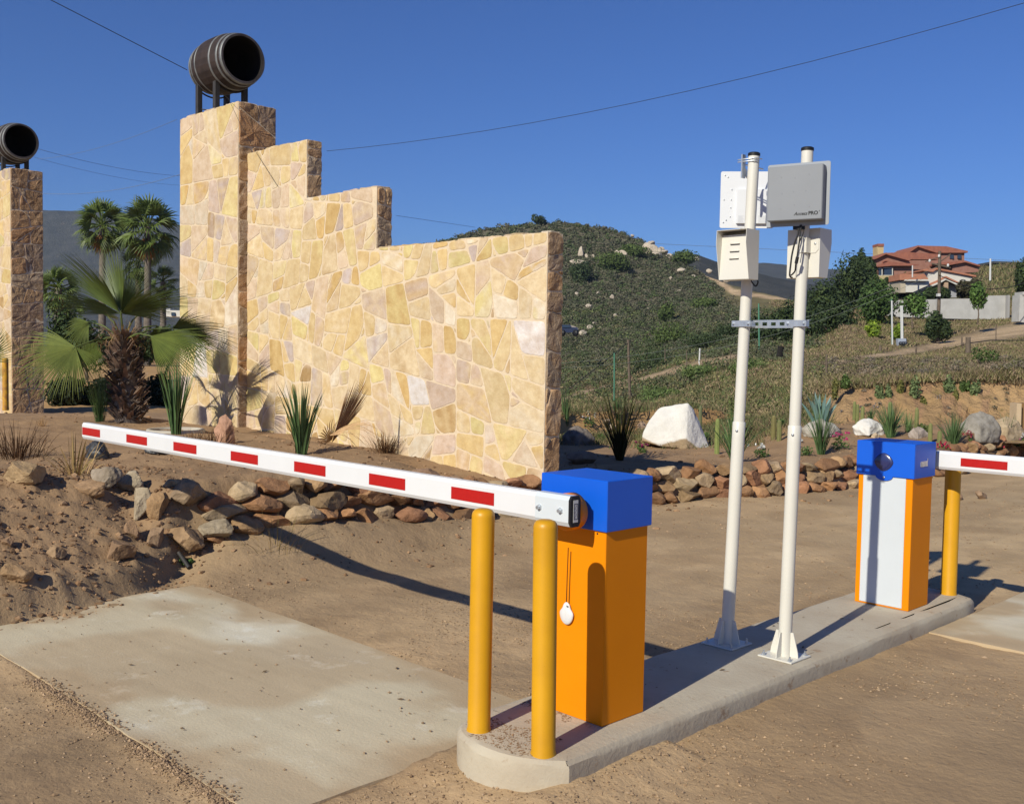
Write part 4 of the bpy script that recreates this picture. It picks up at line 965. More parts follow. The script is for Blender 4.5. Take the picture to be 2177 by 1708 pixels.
CO = {
 820: [(935, 20.2), (897, 22), (880, 32), (855, 60), (830, 85), (800, 110), (770, 135), (735, 160), (700, 185), (650, 210), (600, 235), (565, 255), (540, 280)],
 1000: [(935, 20.2), (897, 22), (880, 32), (855, 60), (830, 85), (800, 110), (770, 135), (735, 160), (690, 185), (635, 210), (580, 235), (530, 255), (496, 280)],
 1080: [(935, 20.2), (897, 22), (880, 32), (855, 60), (830, 85), (800, 110), (770, 135), (735, 160), (690, 185), (630, 210), (570, 235), (515, 255), (479, 280)],
 1200: [(935, 20.2), (897, 22), (880, 32), (855, 60), (830, 85), (800, 110), (770, 135), (735, 160), (690, 180), (640, 200), (585, 225), (525, 250), (473, 280)],
 1300: [(935, 20.2), (897, 22), (880, 32), (855, 60), (830, 82), (800, 105), (770, 130), (735, 160), (690, 180), (640, 200), (590, 225), (535, 250), (489, 278)],
 1350: [(935, 20.2), (897, 22), (878, 32), (850, 60), (822, 80), (792, 100), (765, 125), (735, 155), (695, 178), (650, 200), (600, 225), (550, 245), (507, 270)],
 1400: [(935, 20.2), (895, 22), (875, 32), (845, 55), (815, 72), (785, 92), (758, 120), (730, 150), (700, 175), (660, 200), (615, 220), (570, 240), (533, 262)],
 1450: [(935, 20.2), (895, 22), (872, 30), (840, 50), (808, 64), (772, 82), (745, 112), (722, 140), (695, 168), (663, 193), (628, 213), (592, 232), (562, 250)],
 1500: [(935, 20.2), (900, 22), (870, 29), (838, 45), (800, 56), (762, 72), (738, 100), (716, 130), (690, 160), (665, 185), (640, 205), (612, 220), (586, 236)],
 1560: [(938, 19.2), (900, 20.5), (865, 27), (828, 40), (788, 52), (753, 68), (730, 92), (710, 120), (690, 152), (670, 175), (648, 195), (628, 208), (606, 222)],
 1640: [(938, 18.6), (905, 20.2), (862, 23), (818, 32), (782, 44), (750, 60), (728, 84), (710, 108), (694, 140), (676, 165), (658, 185), (643, 196), (628, 206)],
 1720: [(936, 18.2), (910, 19.2), (868, 20.8), (820, 24), (787, 34), (757, 48), (738, 60), (722, 74), (706, 92), (692, 125), (676, 152), (662, 176), (648, 190)],
 1800: [(935, 17), (915, 18.4), (865, 19.3), (815, 20.6), (790, 26), (766, 36), (746, 48), (725, 60), (700, 70), (680, 80), (660, 88), (640, 96), (618, 106)],
 1900: [(938, 17), (922, 18.3), (862, 19.2), (803, 20.2), (788, 25), (768, 36), (750, 52), (726, 66), (697, 78), (682, 88), (652, 98), (622, 108), (600, 125)],
 2000: [(938, 17), (924, 18.3), (862, 19.2), (800, 20.2), (784, 26), (764, 38), (745, 60), (726, 71), (702, 80), (684, 88), (642, 100), (612, 112), (588, 130)],
 2090: [(940, 17), (928, 18.3), (865, 19.2), (790, 20.3), (772, 26), (752, 40), (735, 58), (715, 71), (698, 80), (676, 90), (636, 102), (602, 115), (572, 132)],
 2177: [(942, 17), (930, 18.3), (868, 19.2), (782, 20.6), (764, 26), (744, 40), (724, 58), (704, 71), (690, 80), (668, 92), (628, 105), (588, 118), (560, 135)],
 2500: [(946, 17), (934, 18.3), (870, 19.2), (775, 20.6), (750, 26), (724, 40), (700, 56), (684, 70), (668, 80), (645, 92), (605, 105), (565, 118), (535, 135)],
}
def band(V, U, pts, w0, w1=None):
    "mask of a strip whose centre row runs through pts [(u, v)]"
    c = np.interp(U, [p[0] for p in pts], [p[1] for p in pts]); w_ = np.interp(U, [p[0] for p in pts], w0 if hasattr(w0, '__len__') else [w0]*len(pts))
    inside = (U >= pts[0][0]) & (U <= pts[-1][0]); return np.where(inside, sm(1.3-np.abs(V-c)/w_), 0)
def landcol(U, V, D, P):
    n = fbm(P[..., 0]*.12, P[..., 1]*.12, 301, 5); n2 = fbm(P[..., 0]*.5, P[..., 1]*.5, 302, 4)
    scrub = np.array([.115, .11, .065]); grey = np.array([.15, .135, .09]); gr = np.array([.17, .17, .065]); dry = np.array([.33, .24, .135]); road = np.array([.60, .43, .26]); cliff = np.array([.52, .335, .165])
    c = np.where((n2 > 0)[..., None], scrub, grey)*(1+.3*n[..., None])
    def put(c, m, k): m = np.clip(m, 0, 1)[..., None]; return c*(1-m)+np.array(k)*(1+.18*n2[..., None])*m
    near = sm((105-D)/35)
    c = put(c, near*.85, dry*.72); c = put(c, near*sm((n+.05)/.2)*.75, gr)
    rt = sm((U-1690)/80)*sm((V-660)/20); c = put(c, rt*.65*sm((760-V)/40), dry)
    c = put(c, sm((U-1480)/60)*sm((1700-U)/60)*sm((730-V)/20)*sm((V-600)/20)*.8, np.array([.20, .165, .07]))
    c = put(c, band(V, U, [(1190, 850), (1300, 820), (1400, 800), (1500, 772), (1580, 757)], [6, 8, 10, 12, 8])*.9, road*.85)
    c = put(c, band(V, U, [(1495, 580), (1530, 600), (1560, 620), (1640, 634), (1700, 642)], [5, 9, 8, 4, 2]), road*.9)
    c = put(c, band(V, U, [(1370, 712), (1450, 705)], 5)*.8, np.array([.40, .22, .13]))
    c = put(c, band(V, U, [(1190, 757), (1235, 762)], 8)*.9, np.array([.45, .22, .11]))
    c = put(c, band(V, U, [(1740, 775), (1860, 755), (1960, 742), (2060, 722), (2177, 700), (2500, 660)], [2, 4, 8, 12, 15, 16]), road)
    c = put(c, band(V, U, [(1660, 790), (1740, 757), (1820, 742)], 5)*.5, dry)
    c = put(c, sm((U-2110)/30)*sm((690-V)/8)*sm((V-640)/8), dry)
    c = put(c, sm((U-2080)/30)*sm((650-V)/20), gr*1.1)
    top = np.interp(U, [1690, 1720, 1800, 1900, 2000, 2100, 2200], [840, 832, 815, 812, 808, 800, 806])+9*fbm(U*.03, U*0, 9, 3)
    n3 = fbm(U*.05, V*.02, 77, 4)
    c = put(c, sm((V-top)/6)*sm((960-V)/8)*sm((U-1670)/40+.4*n2), cliff)
    c = put(c, sm((V-top)/6)*sm((960-V)/8)*sm((U-1670)/40)*sm((n3-.02)/.2)*.55, np.array([.50, .29, .17]))
    c = put(c, sm((V-870)/12)*sm((960-V)/8)*sm((1700-U)/30)*(.4+.5*n2), dry*.9)
    return c
def bankdisp(U, V, D, P):
    m = sm((U-1640)/60)*sm((V-802)/45)*sm((940-V)/12); L = P[..., 0]*_r[0]+P[..., 1]*_r[1]
    g = np.abs(fbm(L*1.5, V*.010, 401, 4))*.55+.22*np.abs(fbm(L*6, V*.03, 402, 3))
    return (m*g)[..., None]*_f*1.0
LP, LU, LV, LD = lay(CO, 14, 4, .0016, 70, 'hillside', m_terr, landcol, .16, bankdisp)
RB = {u: [(690, 380), (640, 450), (s, 560)] for u, s in ((1360, 560), (1410, 546), (1440, 540), (1480, 541), (1520, 556), (1560, 566), (1640, 585), (1760, 610), (1900, 640))}
lay(RB, 12, 8, .004, 81, 'far_ridge', m_far, lambda U, V, D, P: np.ones(P.shape), .02)
RC = {u: [(700, 900), (620, 1150), (s, 1500)] for u, s in ((1480, 570), (1560, 565), (1615, 560), (1672, 563), (1780, 572), (1900, 572), (2200, 560), (2600, 540))}
lay(RC, 14, 12, .004, 82, 'far_mountain', m_far, lambda U, V, D, P: np.ones(P.shape), .008)
RD = {u: [(760, 700), (690, 900), (600, 1200), (s, 1500)] for u, s in ((-700, 470), (-300, 432), (0, 436), (92, 443), (250, 456), (330, 466), (386, 480), (520, 505), (800, 545), (1050, 590))}
lay(RD, 14, 12, .003, 83, 'far_mountain', m_far, lambda U, V, D, P: np.ones(P.shape), .008)

def surf(u, v, lo=0):
    "point of the hillside sheet seen at (u, v)"
    k = (LU[:-1]-u)**2+(LV[:-1]-v)**2*3; i = np.unravel_index(np.argmin(k), k.shape)
    d = np.linalg.norm(ray(u, v)); D = LD[i]; p = dep(u, v, D); q = LP[i]; p[2] = q[2]+(p[2]-q[2])*.0; return np.array([p[0], p[1], q[2]])

# ------------------------------------------------------------------ leaves, shrubs, trees
def leafcloud(centres, radii, n, size, seed, cols, flat=1., tri=False, shell=.35, up=0.):
    "n small leaf faces spread through ellipsoidal clumps; returns arrays"
    r = np.random.default_rng(seed); C = np.array(centres, float); R = np.array(radii, float).reshape(len(C), -1)
    if R.shape[1] == 1: R = np.repeat(R, 3, 1)
    w_ = (R.prod(1))**(2/3); k = r.choice(len(C), n, p=w_/w_.sum())
    d = r.normal(size=(n, 3)); d /= np.linalg.norm(d, axis=1)[:, None]; rad = shell+(1-shell)*r.random((n, 1))**.5
    P = C[k]+d*rad*R[k]
    nn = d+r.normal(size=(n, 3))*.55; nn[:, 2] += up; nn /= np.linalg.norm(nn, axis=1)[:, None]
    t = np.cross(nn, r.normal(size=(n, 3))); t /= np.linalg.norm(t, axis=1)[:, None]+1e-9; b = np.cross(nn, t)
    s = size*(.6+.8*r.random((n, 1)))
    V = np.stack([P-t*s*.6, P+b*s*.30, P+t*s*.6, P-b*s*.30], 1)
    cc = np.array(cols)[r.integers(0, len(cols), n)]*(.75+.5*r.random((n, 1)))
    F = np.arange(4*n).reshape(n, 4)
    return V.reshape(-1, 3), F, np.repeat(cc, 4, 0)
GREEN = [(1, 1, 1), (1.2, 1.25, 1.0), (.8, .85, .9), (1.0, 1.1, .8)]
def bush(root, c, rx, rz, n, leaf, seed, cols=GREEN, m=None, lobes=7, name='foliage'):
    r = np.random.default_rng(seed); cs = []; rs = []
    for i in range(lobes):
        a = r.random()*2*pi; q = r.random()**.5*.62
        h = .25+.75*r.random()*(1-q*.5); f = .34+.28*r.random()
        cs.append((c[0]+rx*q*cos(a), c[1]+rx*q*sin(a), c[2]+rz*h*.85)); rs.append((rx*f, rx*f, rz*f*.8))
    cs.append((c[0], c[1], c[2]+rz*.42)); rs.append((rx*.62, rx*.62, rz*.42))
    V, F, C = leafcloud(cs, rs, n, leaf, seed, cols)
    return npmesh(name, V, F, m or m_leaf, C, parent=root)
def tree(P, h, cr, trunk_h, label, seed, n=2600, leaf=.22, cols=GREEN, name='tree', cat='tree', group=None, lobes=9, tr=.09, sq=1., m=None):
    root = empty(name, P, label, cat, group); r = np.random.default_rng(seed)
    mb = MB(); tp = np.array(P)+np.array([r.uniform(-.2, .2), r.uniform(-.2, .2), trunk_h])
    mb.tube([np.array(P)-[0, 0, .2], (np.array(P)+tp)/2+r.normal(size=3)*.05, tp], [tr*1.3, tr, tr*.8], 7)
    for i in range(5):
        a = r.random()*2*pi; e = tp+np.array([cos(a)*cr*.5, sin(a)*cr*.5, (h-trunk_h)*(.3+.4*r.random())]); mb.tube([tp-[0, 0, .1], (tp+e)/2+[0, 0, .1], e], [tr*.6, tr*.4, tr*.15], 5)
    mb.build('trunk', m_bark if name.startswith('palm') else m_wood, root)
    bush(root, (P[0], P[1], P[2]+trunk_h), cr, h-trunk_h, n, leaf, seed, cols, lobes=lobes, name='crown', m=m); return root

# scrub over the hillside: one mass nobody could count
r = np.random.default_rng(91)
def scrub_mass(name, sel, cnt, seed, cols, hfac, nl=26, grass=False):
    r = np.random.default_rng(seed); K, M = LU.shape; VV = []; FF = []; CC = []; b = 0
    ok = sel(LU, LV, LD); ok[-2:] = False
    idx = np.argwhere(ok)
    wgt = np.array([abs(LV[min(i+1, K-2), j]-LV[i, j])+.3 for i, j in idx]); wgt /= wgt.sum()
    pick = idx[r.choice(len(idx), cnt, p=wgt)]
    for i, j in pick:
        fi, fj = r.random(2); j2 = min(j+1, M-1); p = (LP[i, j]*(1-fj)+LP[i, j2]*fj)*(1-fi)+(LP[i+1, j]*(1-fj)+LP[i+1, j2]*fj)*fi
        D = LD[i, j]; R_ = hfac(D)*(.45+1.1*r.random()**1.6); k = nl
        if grass:
            k = nl; q = p+np.stack([r.normal(size=k)*R_*1.8, r.normal(size=k)*R_*1.8, np.zeros(k)-.02], -1); h = R_*(.6+.9*r.random((k, 1))); wv = np.maximum(.00045*D, h*.07)
            t = r.normal(size=(k, 3))*np.array([1, 1, 0]); t /= np.linalg.norm(t, axis=1)[:, None]; tip = q+np.array([0, 0, 1.])*h+r.normal(size=(k, 3))*np.array([.6, .6, .05])*h
            V = np.stack([q-t*wv, q+t*wv, tip+t*wv*.4, tip-t*wv*.4], 1).reshape(-1, 3)
        else:
            d = r.normal(size=(k, 3)); d[:, 2] = np.abs(d[:, 2]); d /= np.linalg.norm(d, axis=1)[:, None]
            q = p+d*np.array([R_, R_, R_*.8])*(.45+.55*r.random((k, 1))); nn = d+.6*r.normal(size=(k, 3)); t = np.cross(nn, r.normal(size=(k, 3))); t /= np.linalg.norm(t, axis=1)[:, None]; u_ = np.cross(nn, t); u_ /= np.linalg.norm(u_, axis=1)[:, None]
            s = max(.00075*D, R_*.085)*(.7+.9*r.random((k, 1)))
            V = np.stack([q-t*s, q+u_*s*.7, q+t*s, q-u_*s*.7], 1).reshape(-1, 3)
        VV.append(V); FF.append(np.arange(4*k).reshape(k, 4)+b); b += 4*k
        c = np.array(cols[r.integers(len(cols))])*(.8+.4*r.random()); CC.append(np.repeat(c*(.8+.4*r.random((k, 1))), 4, 0))
    o = npmesh(name, np.vstack(VV), np.vstack(FF), m_leaf2, np.vstack(CC)); tag(o, kind='stuff'); return o
m_leaf2 = mat('scrub_leaf', (1, 1, 1), (.7, .7, .7), .8, .85, attr=True, trans=.1)
DK = [(.085, .10, .052), (.11, .12, .064), (.13, .125, .078), (.15, .135, .088), (.085, .115, .045), (.12, .12, .075)]
GRN = [(.11, .145, .05), (.14, .16, .06), (.09, .115, .045), (.18, .165, .08)]
GRS = [(.27, .215, .11), (.22, .20, .085), (.33, .25, .145), (.18, .18, .07), (.26, .18, .12)]
trail = lambda U, V: (band(V, U, [(1190, 850), (1300, 820), (1400, 800), (1500, 772), (1580, 757)], [5, 6, 8, 10, 7]) > .3) | (band(V, U, [(1495, 580), (1530, 600), (1560, 620), (1640, 634)], [7, 11, 9, 5]) > .2) | (band(V, U, [(1740, 775), (1860, 757), (1960, 743), (2060, 722), (2177, 700), (2500, 660)], [3, 7, 10, 14, 18, 19]) > .1)
scrub_mass('scrub', lambda U, V, D: (V < 770) & (U < 1500+(V-580)*.9) & ~trail(U, V), 9000, 5, DK, lambda D: .30+.0026*D, nl=38)
scrub_mass('scrub', lambda U, V, D: (V < 850) & (V > 660) & (U > 1180) & (U < 1780-(V-660)*.5) & (D > 55) & ~trail(U, V), 3000, 6, DK+GRN, lambda D: .3+.004*D, nl=44)
scrub_mass('scrub', lambda U, V, D: (V < 905) & (V > 780) & (U < 1780) & (D > 22) & (D < 95) & ~trail(U, V), 900, 7, GRN+GRS, lambda D: .12+.0055*D, nl=40)
scrub_mass('dry_grass', lambda U, V, D: (U > 1180) & (V < 925) & (V > 760) & (U < 1760) & (D > 17.5) & ~trail(U, V), 9000, 9, GRS+GRN, lambda D: .045+.0011*D, nl=18, grass=True)
scrub_mass('dry_grass', lambda U, V, D: (U > 1640) & (V < 824) & (V > 640) & (D > 20.0) & ~trail(U, V), 22000, 8, GRS, lambda D: .05+.0007*D, nl=18, grass=True)
scrub_mass('scrub', lambda U, V, D: (U > 1700) & (V < 808) & (V > 766) & (D > 20.3), 900, 18, [(.21, .165, .11), (.17, .165, .075), (.25, .19, .13), (.18, .155, .12)], lambda D: .17, nl=110)
scrub_mass('scrub', lambda U, V, D: (U > 1760) & (V < 930) & (V > 815) & (fbm(U*.02, V*.012, 4, 3) > .12), 60, 19, [(.20, .16, .12), (.15, .13, .08), (.22, .19, .18)], lambda D: .08, nl=30)
scrub_mass('dry_grass', lambda U, V, D: (U > 2075) & (V < 640), 2500, 10, GRN+GRS, lambda D: .3, nl=16, grass=True)
r = np.random.default_rng(33); VV = []; CC = []
for _ in range(1500):
    D = 15.9+5.3*r.random()**.7; u = 1170+560*r.random(); q = ray(u, 0); q = CAM+q*D; z = gzp(q[0], q[1])
    if r.random() < .6*(1-sm((D-16)/2.5)): continue
    k = 16; R_ = .09; p = np.array([q[0], q[1], z]); qq = p+np.stack([r.normal(size=k)*R_*1.6, r.normal(size=k)*R_*1.6, np.zeros(k)-.01], -1); h = .10*(.5+.9*r.random((k, 1))); t = r.normal(size=(k, 3))*np.array([1, 1, 0]); t /= np.linalg.norm(t, axis=1)[:, None]; tip = qq+np.array([0, 0, 1.])*h+r.normal(size=(k, 3))*np.array([.5, .5, .05])*h
    VV.append(np.stack([qq-t*.007, qq+t*.007, tip+t*.003, tip-t*.003], 1).reshape(-1, 3)); CC.append(np.tile(np.array((GRS+GRN)[r.integers(9)])*(.7+.5*r.random()), (4*k, 1)))
V = np.vstack(VV); tag(npmesh('dry_grass', V, np.arange(len(V)).reshape(-1, 4), m_leaf2, np.vstack(CC)), kind='stuff')
# clumps one can tell apart on the valley side
for i, (u, v, wpx, hpx, cl, lb) in enumerate([
    (1418, 682, 46, 40, 1, 'bright green round shrub half way up the hill'), (1500, 655, 60, 26, 1, 'low bright green shrub right of the hill centre'),
    (1235, 600, 66, 44, 0, 'dark round shrub on the hill beside the wall end'), (1300, 575, 90, 40, 1, 'wide olive shrub under the hilltop rocks'),
    (1430, 730, 130, 44, 1, 'broad green thicket at the foot of the hill'), (1545, 720, 90, 44, 0, 'dark thicket behind the left white post'),
    (1375, 790, 150, 56, 0, 'wide dark thicket along the valley floor'), (1500, 745, 120, 40, 0, 'dark thicket on the valley floor behind the left white post'),
    (1455, 562, 60, 30, 1, 'green shrub below the rocky shoulder of the hill'), (1340, 545, 80, 22, 1, 'olive shrub near the top of the hill'),
    (1500, 800, 110, 34, 2, 'leafy light green shrub row by the dirt track'), (1400, 850, 120, 30, 2, 'light green bushes below the dirt track'), (1600, 790, 130, 34, 2, 'leafy bush between the two white posts')]):
    P = surf(u, v); D = pj(P)[2]; ww = wpx*D/F_; hh = hpx*D/F_
    root = empty('shrub', P, lb, 'shrub', 'large shrubs on the hillside')
    cols = [[(.5, .55, .7), (.62, .66, .8), (.42, .46, .6)], [(.85, .88, .75), (1.05, 1.05, .9), (.7, .75, .65)], [(1.1, 1.1, 1.2), (1.5, 1.45, 1.5), (.9, 1.0, .9)]][cl]
    bush(root, (P[0], P[1], P[2]-.1), ww/2, hh, 2200, max(.08, D*.0019), 300+i, cols, lobes=9)

# boulders strewn over the hill
hb = [(1236, 547, 12, 22), (1248, 545, 8, 8), (1262, 548, 12, 8), (1228, 562, 28, 12), (1300, 549, 12, 8), (1312, 542, 10, 10), (1326, 545, 22, 14), (1338, 538, 14, 8), (1350, 545, 14, 10), (1385, 521, 14, 12), (1378, 530, 18, 14), (1390, 535, 26, 16), (1370, 541, 34, 12), (1400, 537, 18, 12), (1412, 541, 16, 10), (1425, 545, 14, 8), (1362, 530, 8, 8), (1405, 528, 14, 9), (1395, 545, 20, 9), (1436, 552, 12, 7), (1450, 580, 16, 9), (1482, 563, 0, 0), (1425, 596, 7, 8), (1475, 590, 9, 7), (1226, 628, 8, 10), (1252, 655, 12, 9), (1272, 624, 7, 8), (1300, 636, 8, 12), (1374, 642, 8, 5), (1380, 660, 7, 7), (1255, 700, 12, 10), (1262, 690, 16, 8), (1275, 700, 8, 7), (1308, 672, 9, 8), (1215, 705, 26, 18), (1240, 712, 16, 12), (1445, 620, 9, 6), (1530, 640, 6, 5), (1360, 610, 6, 5), (1460, 705, 6, 4), (1345, 500, 8, 5), (1175, 505, 6, 5), (1130, 500, 6, 5), (1422, 552, 8, 6)]
protos = []
for k in range(5):
    b_ = MB(); V, F = rock_shape(500+k, (1, .8, .9), 3, planes=13, lo=.5, hi=.9, rough=.12); b_.add(V, F, smooth=True, col=(.54, .46, .37)); protos.append(b_)
k = 0; HB = {}; pm_ = []; ORD = 'first second third fourth fifth sixth seventh eighth ninth tenth eleventh twelfth thirteenth fourteenth fifteenth sixteenth seventeenth'.split()
def copy_obj(o, loc, rz=0., sc=(1, 1, 1)):
    c = o.copy(); scene.collection.objects.link(c); c.location = loc; c.rotation_euler = (0, 0, rz); c.scale = sc; return c
for i, (u, v, ww, hh) in enumerate(hb):
    if ww == 0: continue
    P = surf(u, v); D = pj(P)[2]
    if i < 5: o = protos[i].build('boulder', m_rock); pm_.append(o)
    else: o = copy_obj(pm_[i % 5], (0, 0, 0))
    o.location = tuple(P+np.array([0, 0, hh*D/F_*.3])); kk = 1.0 if (1355 <= u <= 1440 and v < 556) else 1.; o.scale = (ww*D/F_*.75*kk, ww*D/F_*.7*kk, hh*D/F_*.8*kk); o.rotation_euler = (0, 0, i*1.3)
    where = 'in the rock outcrop on the hill shoulder' if (1355 <= u <= 1440 and v < 556) else ('high on the scrubby hill' if v < 600 else 'low on the scrubby hill')
    tag(o, 'pale granite boulder '+where, 'boulder', 'pale boulders '+where); HB.setdefault(where, []).append((u, v, ww, o))
for where, L in HB.items():
    L.sort(key=lambda q: q[0]); big = max(L, key=lambda q: q[2])
    for n_i, q in enumerate(L): q[3]['label'] = ('largest ' if q is big else '')+'pale boulder '+where+', '+ORD[n_i]+' from the left'
for i, (u, v, ww, hh) in enumerate([(1432, 549, 22, 9), (1446, 546, 14, 8), (1475, 548, 22, 8), (1484, 552, 10, 6)]):
    P = dep(u, v, 470); c = copy_obj(pm_[i % 5], tuple(P), i, (ww*.2*.55, 3, hh*.2*.6)); tag(c, ['leftmost pale outcrop', 'second pale outcrop from the left', 'third pale outcrop from the left', 'rightmost pale outcrop'][i]+' on the dark ridge behind the hill', 'boulder', 'pale boulders on the far ridge')
P = surf(1508, 582); D = pj(P)[2]
c = copy_obj(pm_[2], tuple(P+[0, 0, 1.2]), .4, (.9, .8, .75)); tag(c, 'square looking pale boulder standing where the dirt trail crests the saddle', 'boulder')
P = surf(1546, 592); c = copy_obj(pm_[3], tuple(P+[0, 0, .3]), 1.4, (1.1, .8, .5)); tag(c, 'low pale boulder just right of the trail on the saddle', 'boulder')
P = surf(1145, 478); tree(P-[0, 0, .5], 3.6, 2.3, .6, 'dark bushy tree alone on the hilltop skyline', 44, 900, .5, [(.4, .45, .6)], lobes=6)

# ------------------------------------------------------------------ houses on the slope
def exq(mb, pts, D, depth_, col=None):
    "outline given by photo points at distance D, pushed back by depth_ metres"
    P = [dep(u, v, D) for u, v in pts]; mb.prism(P, tuple(_f*depth_), 0, col); return mb
def expart(name, pts, D, depth_, m, root): return exq(MB(), pts, D, depth_, None).build(name, m, root)
def Z7(x, y): return ((2400+x/3.4167)/1.389, (700+y/3.4167)/1.389)
def zz7(L): return [Z7(*p) for p in L]
D1 = 120.
root = empty('brick_house', dep(1960, 610, D1), 'rambling pink brick house with red tile roofs and a tall chimney on the ridge', 'house')
expart('wall', zz7([(635, 230), (760, 170), (970, 240), (1000, 290), (1000, 420), (635, 390)]), D1, 8, m_brick, root)
expart('wall', zz7([(960, 225), (1410, 225), (1410, 400), (960, 400)]), D1+4, 7, m_brick, root)
expart('wall', zz7([(985, 150), (1070, 100), (1250, 155), (1530, 150), (1530, 280), (985, 240)]), D1+8, 7, m_brick, root)
expart('wall', zz7([(1410, 290), (1540, 245), (1680, 300), (1670, 350), (1410, 370)]), D1+1, 6, m_brick, root)
expart('garden_wall', zz7([(440, 300), (640, 292), (640, 380), (440, 350)]), D1+6, 3, m_brick, root)
def roofpart(pts, D, dp): return expart('roof', zz7(pts), D, dp, m_tile, root)
roofpart([(600, 218), (640, 205), (740, 155), (985, 225), (985, 240), (740, 172), (650, 215), (612, 228)], D1-.5, 9)
roofpart([(745, 158), (960, 152), (1275, 170), (1275, 225), (985, 225)], D1+.6, 1.2)
roofpart([(958, 150), (1065, 82), (1255, 148), (1255, 160), (1065, 97), (975, 155)], D1+7.5, 7)
roofpart([(1065, 84), (1350, 92), (1565, 140), (1565, 156), (1255, 158)], D1+7.6, 1.5)
roofpart([(1300, 255), (1540, 235), (1690, 282), (1690, 296), (1540, 252), (1380, 282), (1300, 275)], D1+.5, 6)
roofpart([(640, 290), (770, 245), (1005, 268), (1080, 280), (985, 288), (800, 288), (650, 300)], D1-.7, .6)
ch = expart('chimney', zz7([(653, 95), (717, 95), (712, 200), (655, 200)]), D1+2, 1.6, m_stone_c if 'm_stone_c' in globals() else mat('chimney_stone', (.50, .38, .20), (.40, .30, .16), 1.5, .9), root)
expart('chimney_cap', zz7([(656, 66), (720, 66), (720, 92), (656, 92)]), D1+1.9, 1.8, m_tile, ch)
for pts in ([(720, 312), (805, 312), (800, 382), (722, 382)], [(668, 318), (698, 318), (695, 384), (668, 384)]):
    wn = expart('window', zz7(pts), D1-.25, .3, m_glass, root)
    x0_, y0_ = pts[0]; x1_, y1_ = pts[2]
    mb = MB(); exq(mb, zz7([(x0_-6, y0_-6), (x1_+8, y0_-6), (x1_+8, y0_), (x0_-6, y0_)]), D1-.35, .1); exq(mb, zz7([(x0_-6, y1_), (x1_+8, y1_), (x1_+8, y1_+5), (x0_-6, y1_+5)]), D1-.35, .1); exq(mb, zz7([(x1_+2, y0_), (x1_+9, y0_), (x1_+9, y1_), (x1_+2, y1_)]), D1-.35, .1)
    mb.build('frame', m_render_, wn)
for x in (1388, 1465):
    expart('window', zz7([(x, 178), (x+35, 178), (x+35, 218), (x, 218)]), D1+7.8, .3, m_glass, root)
mb = MB(); a = Z7(740, 262); n = 10
arc = [(740+42*cos(t), 268-34*sin(t)) for t in np.linspace(0, pi, 12)]+[(740+34*cos(t), 268-26*sin(t)) for t in np.linspace(pi, 0, 12)]
expart('arch_moulding', zz7(arc), D1-.15, .2, mat('dark_brick', (.25, .09, .06), rough=.95), root)
expart('retaining_wall', zz7([(640, 388), (825, 385), (825, 436), (640, 415)]), D1-3, 1, mat('yellow_stone', (.42, .34, .18), (.33, .26, .14), 1.2, .95), root)
D2 = 103.
root = empty('white_house', dep(1960, 640, D2), 'white walled house with sloping orange tile roofs below the brick house', 'house')
expart('wall', zz7([(1165, 350), (1245, 325), (1610, 405), (1610, 500), (1300, 430), (1165, 520)]), D2, 8, m_render_, root)
expart('wall', zz7([(935, 440), (1175, 440), (1175, 480), (1010, 555), (935, 555)]), D2-1, 6, m_render_, root)
expart('wall', zz7([(885, 440), (937, 440), (937, 560), (885, 560)]), D2-1, 6, mat('tan_render', (.42, .36, .27), rough=.9), root)
expart('wall', zz7([(1030, 545), (1340, 410), (1545, 515), (1560, 620), (1100, 640)]), D2+1, 5, m_render_, root)
expart('roof', zz7([(878, 372), (1125, 368), (1165, 420), (1165, 425), (878, 432)]), D2-1.4, 3, m_tile2, root)
expart('roof', zz7([(1112, 325), (1150, 318), (1215, 335), (1245, 308), (1650, 385), (1650, 402), (1250, 325), (1215, 350), (1112, 338)]), D2-.3, 8, m_tile2, root)
expart('roof', zz7([(1000, 545), (1265, 435), (1345, 392), (1570, 500), (1558, 512), (1345, 408), (1270, 452), (1010, 560)]), D2-.5, 4, m_tile2, root)
expart('fascia', zz7([(1010, 560), (1270, 452), (1345, 412), (1552, 518), (1548, 528), (1345, 430), (1275, 468), (1020, 568)]), D2-.6, .3, m_render_, root)
expart('fascia', zz7([(930, 428), (1168, 425), (1168, 441), (930, 441)]), D2-1.5, .3, m_render_, root)
expart('pillar', zz7([(1327, 455), (1368, 455), (1366, 630), (1325, 630)]), D2-.4, .5, mat('warm_stone', (.42, .28, .18), (.34, .26, .20), 1.4, .95), root)
expart('painted_porch_shade', zz7([(1130, 560), (1325, 470), (1540, 540), (1540, 640), (1130, 640)]), D2+.6, .3, mat('porch_shade_tone', (.30, .30, .32), rough=.9), root)  # grey sheet over the white wall, painted as the shade under the porch
wn = expart('window', zz7([(1503, 424), (1540, 428), (1540, 462), (1503, 456)]), D2-.15, .2, m_glass, root)
expart('mullion', zz7([(1518, 425), (1526, 426), (1526, 460), (1518, 459)]), D2-.3, .15, m_render_, wn)
D3 = 140.
root = empty('long_white_building', dep(2140, 565, D3), 'long low white building with a flat dark roof at the right skyline', 'building')
expart('wall', zz7([(1870, 272), (2075, 262), (2075, 300), (1870, 305)]), D3, 6, m_render_, root)
expart('roof', zz7([(1832, 240), (2085, 250), (2085, 264), (1832, 262)]), D3-1, 8, mat('dark_roof', (.06, .065, .07), rough=.9), root)
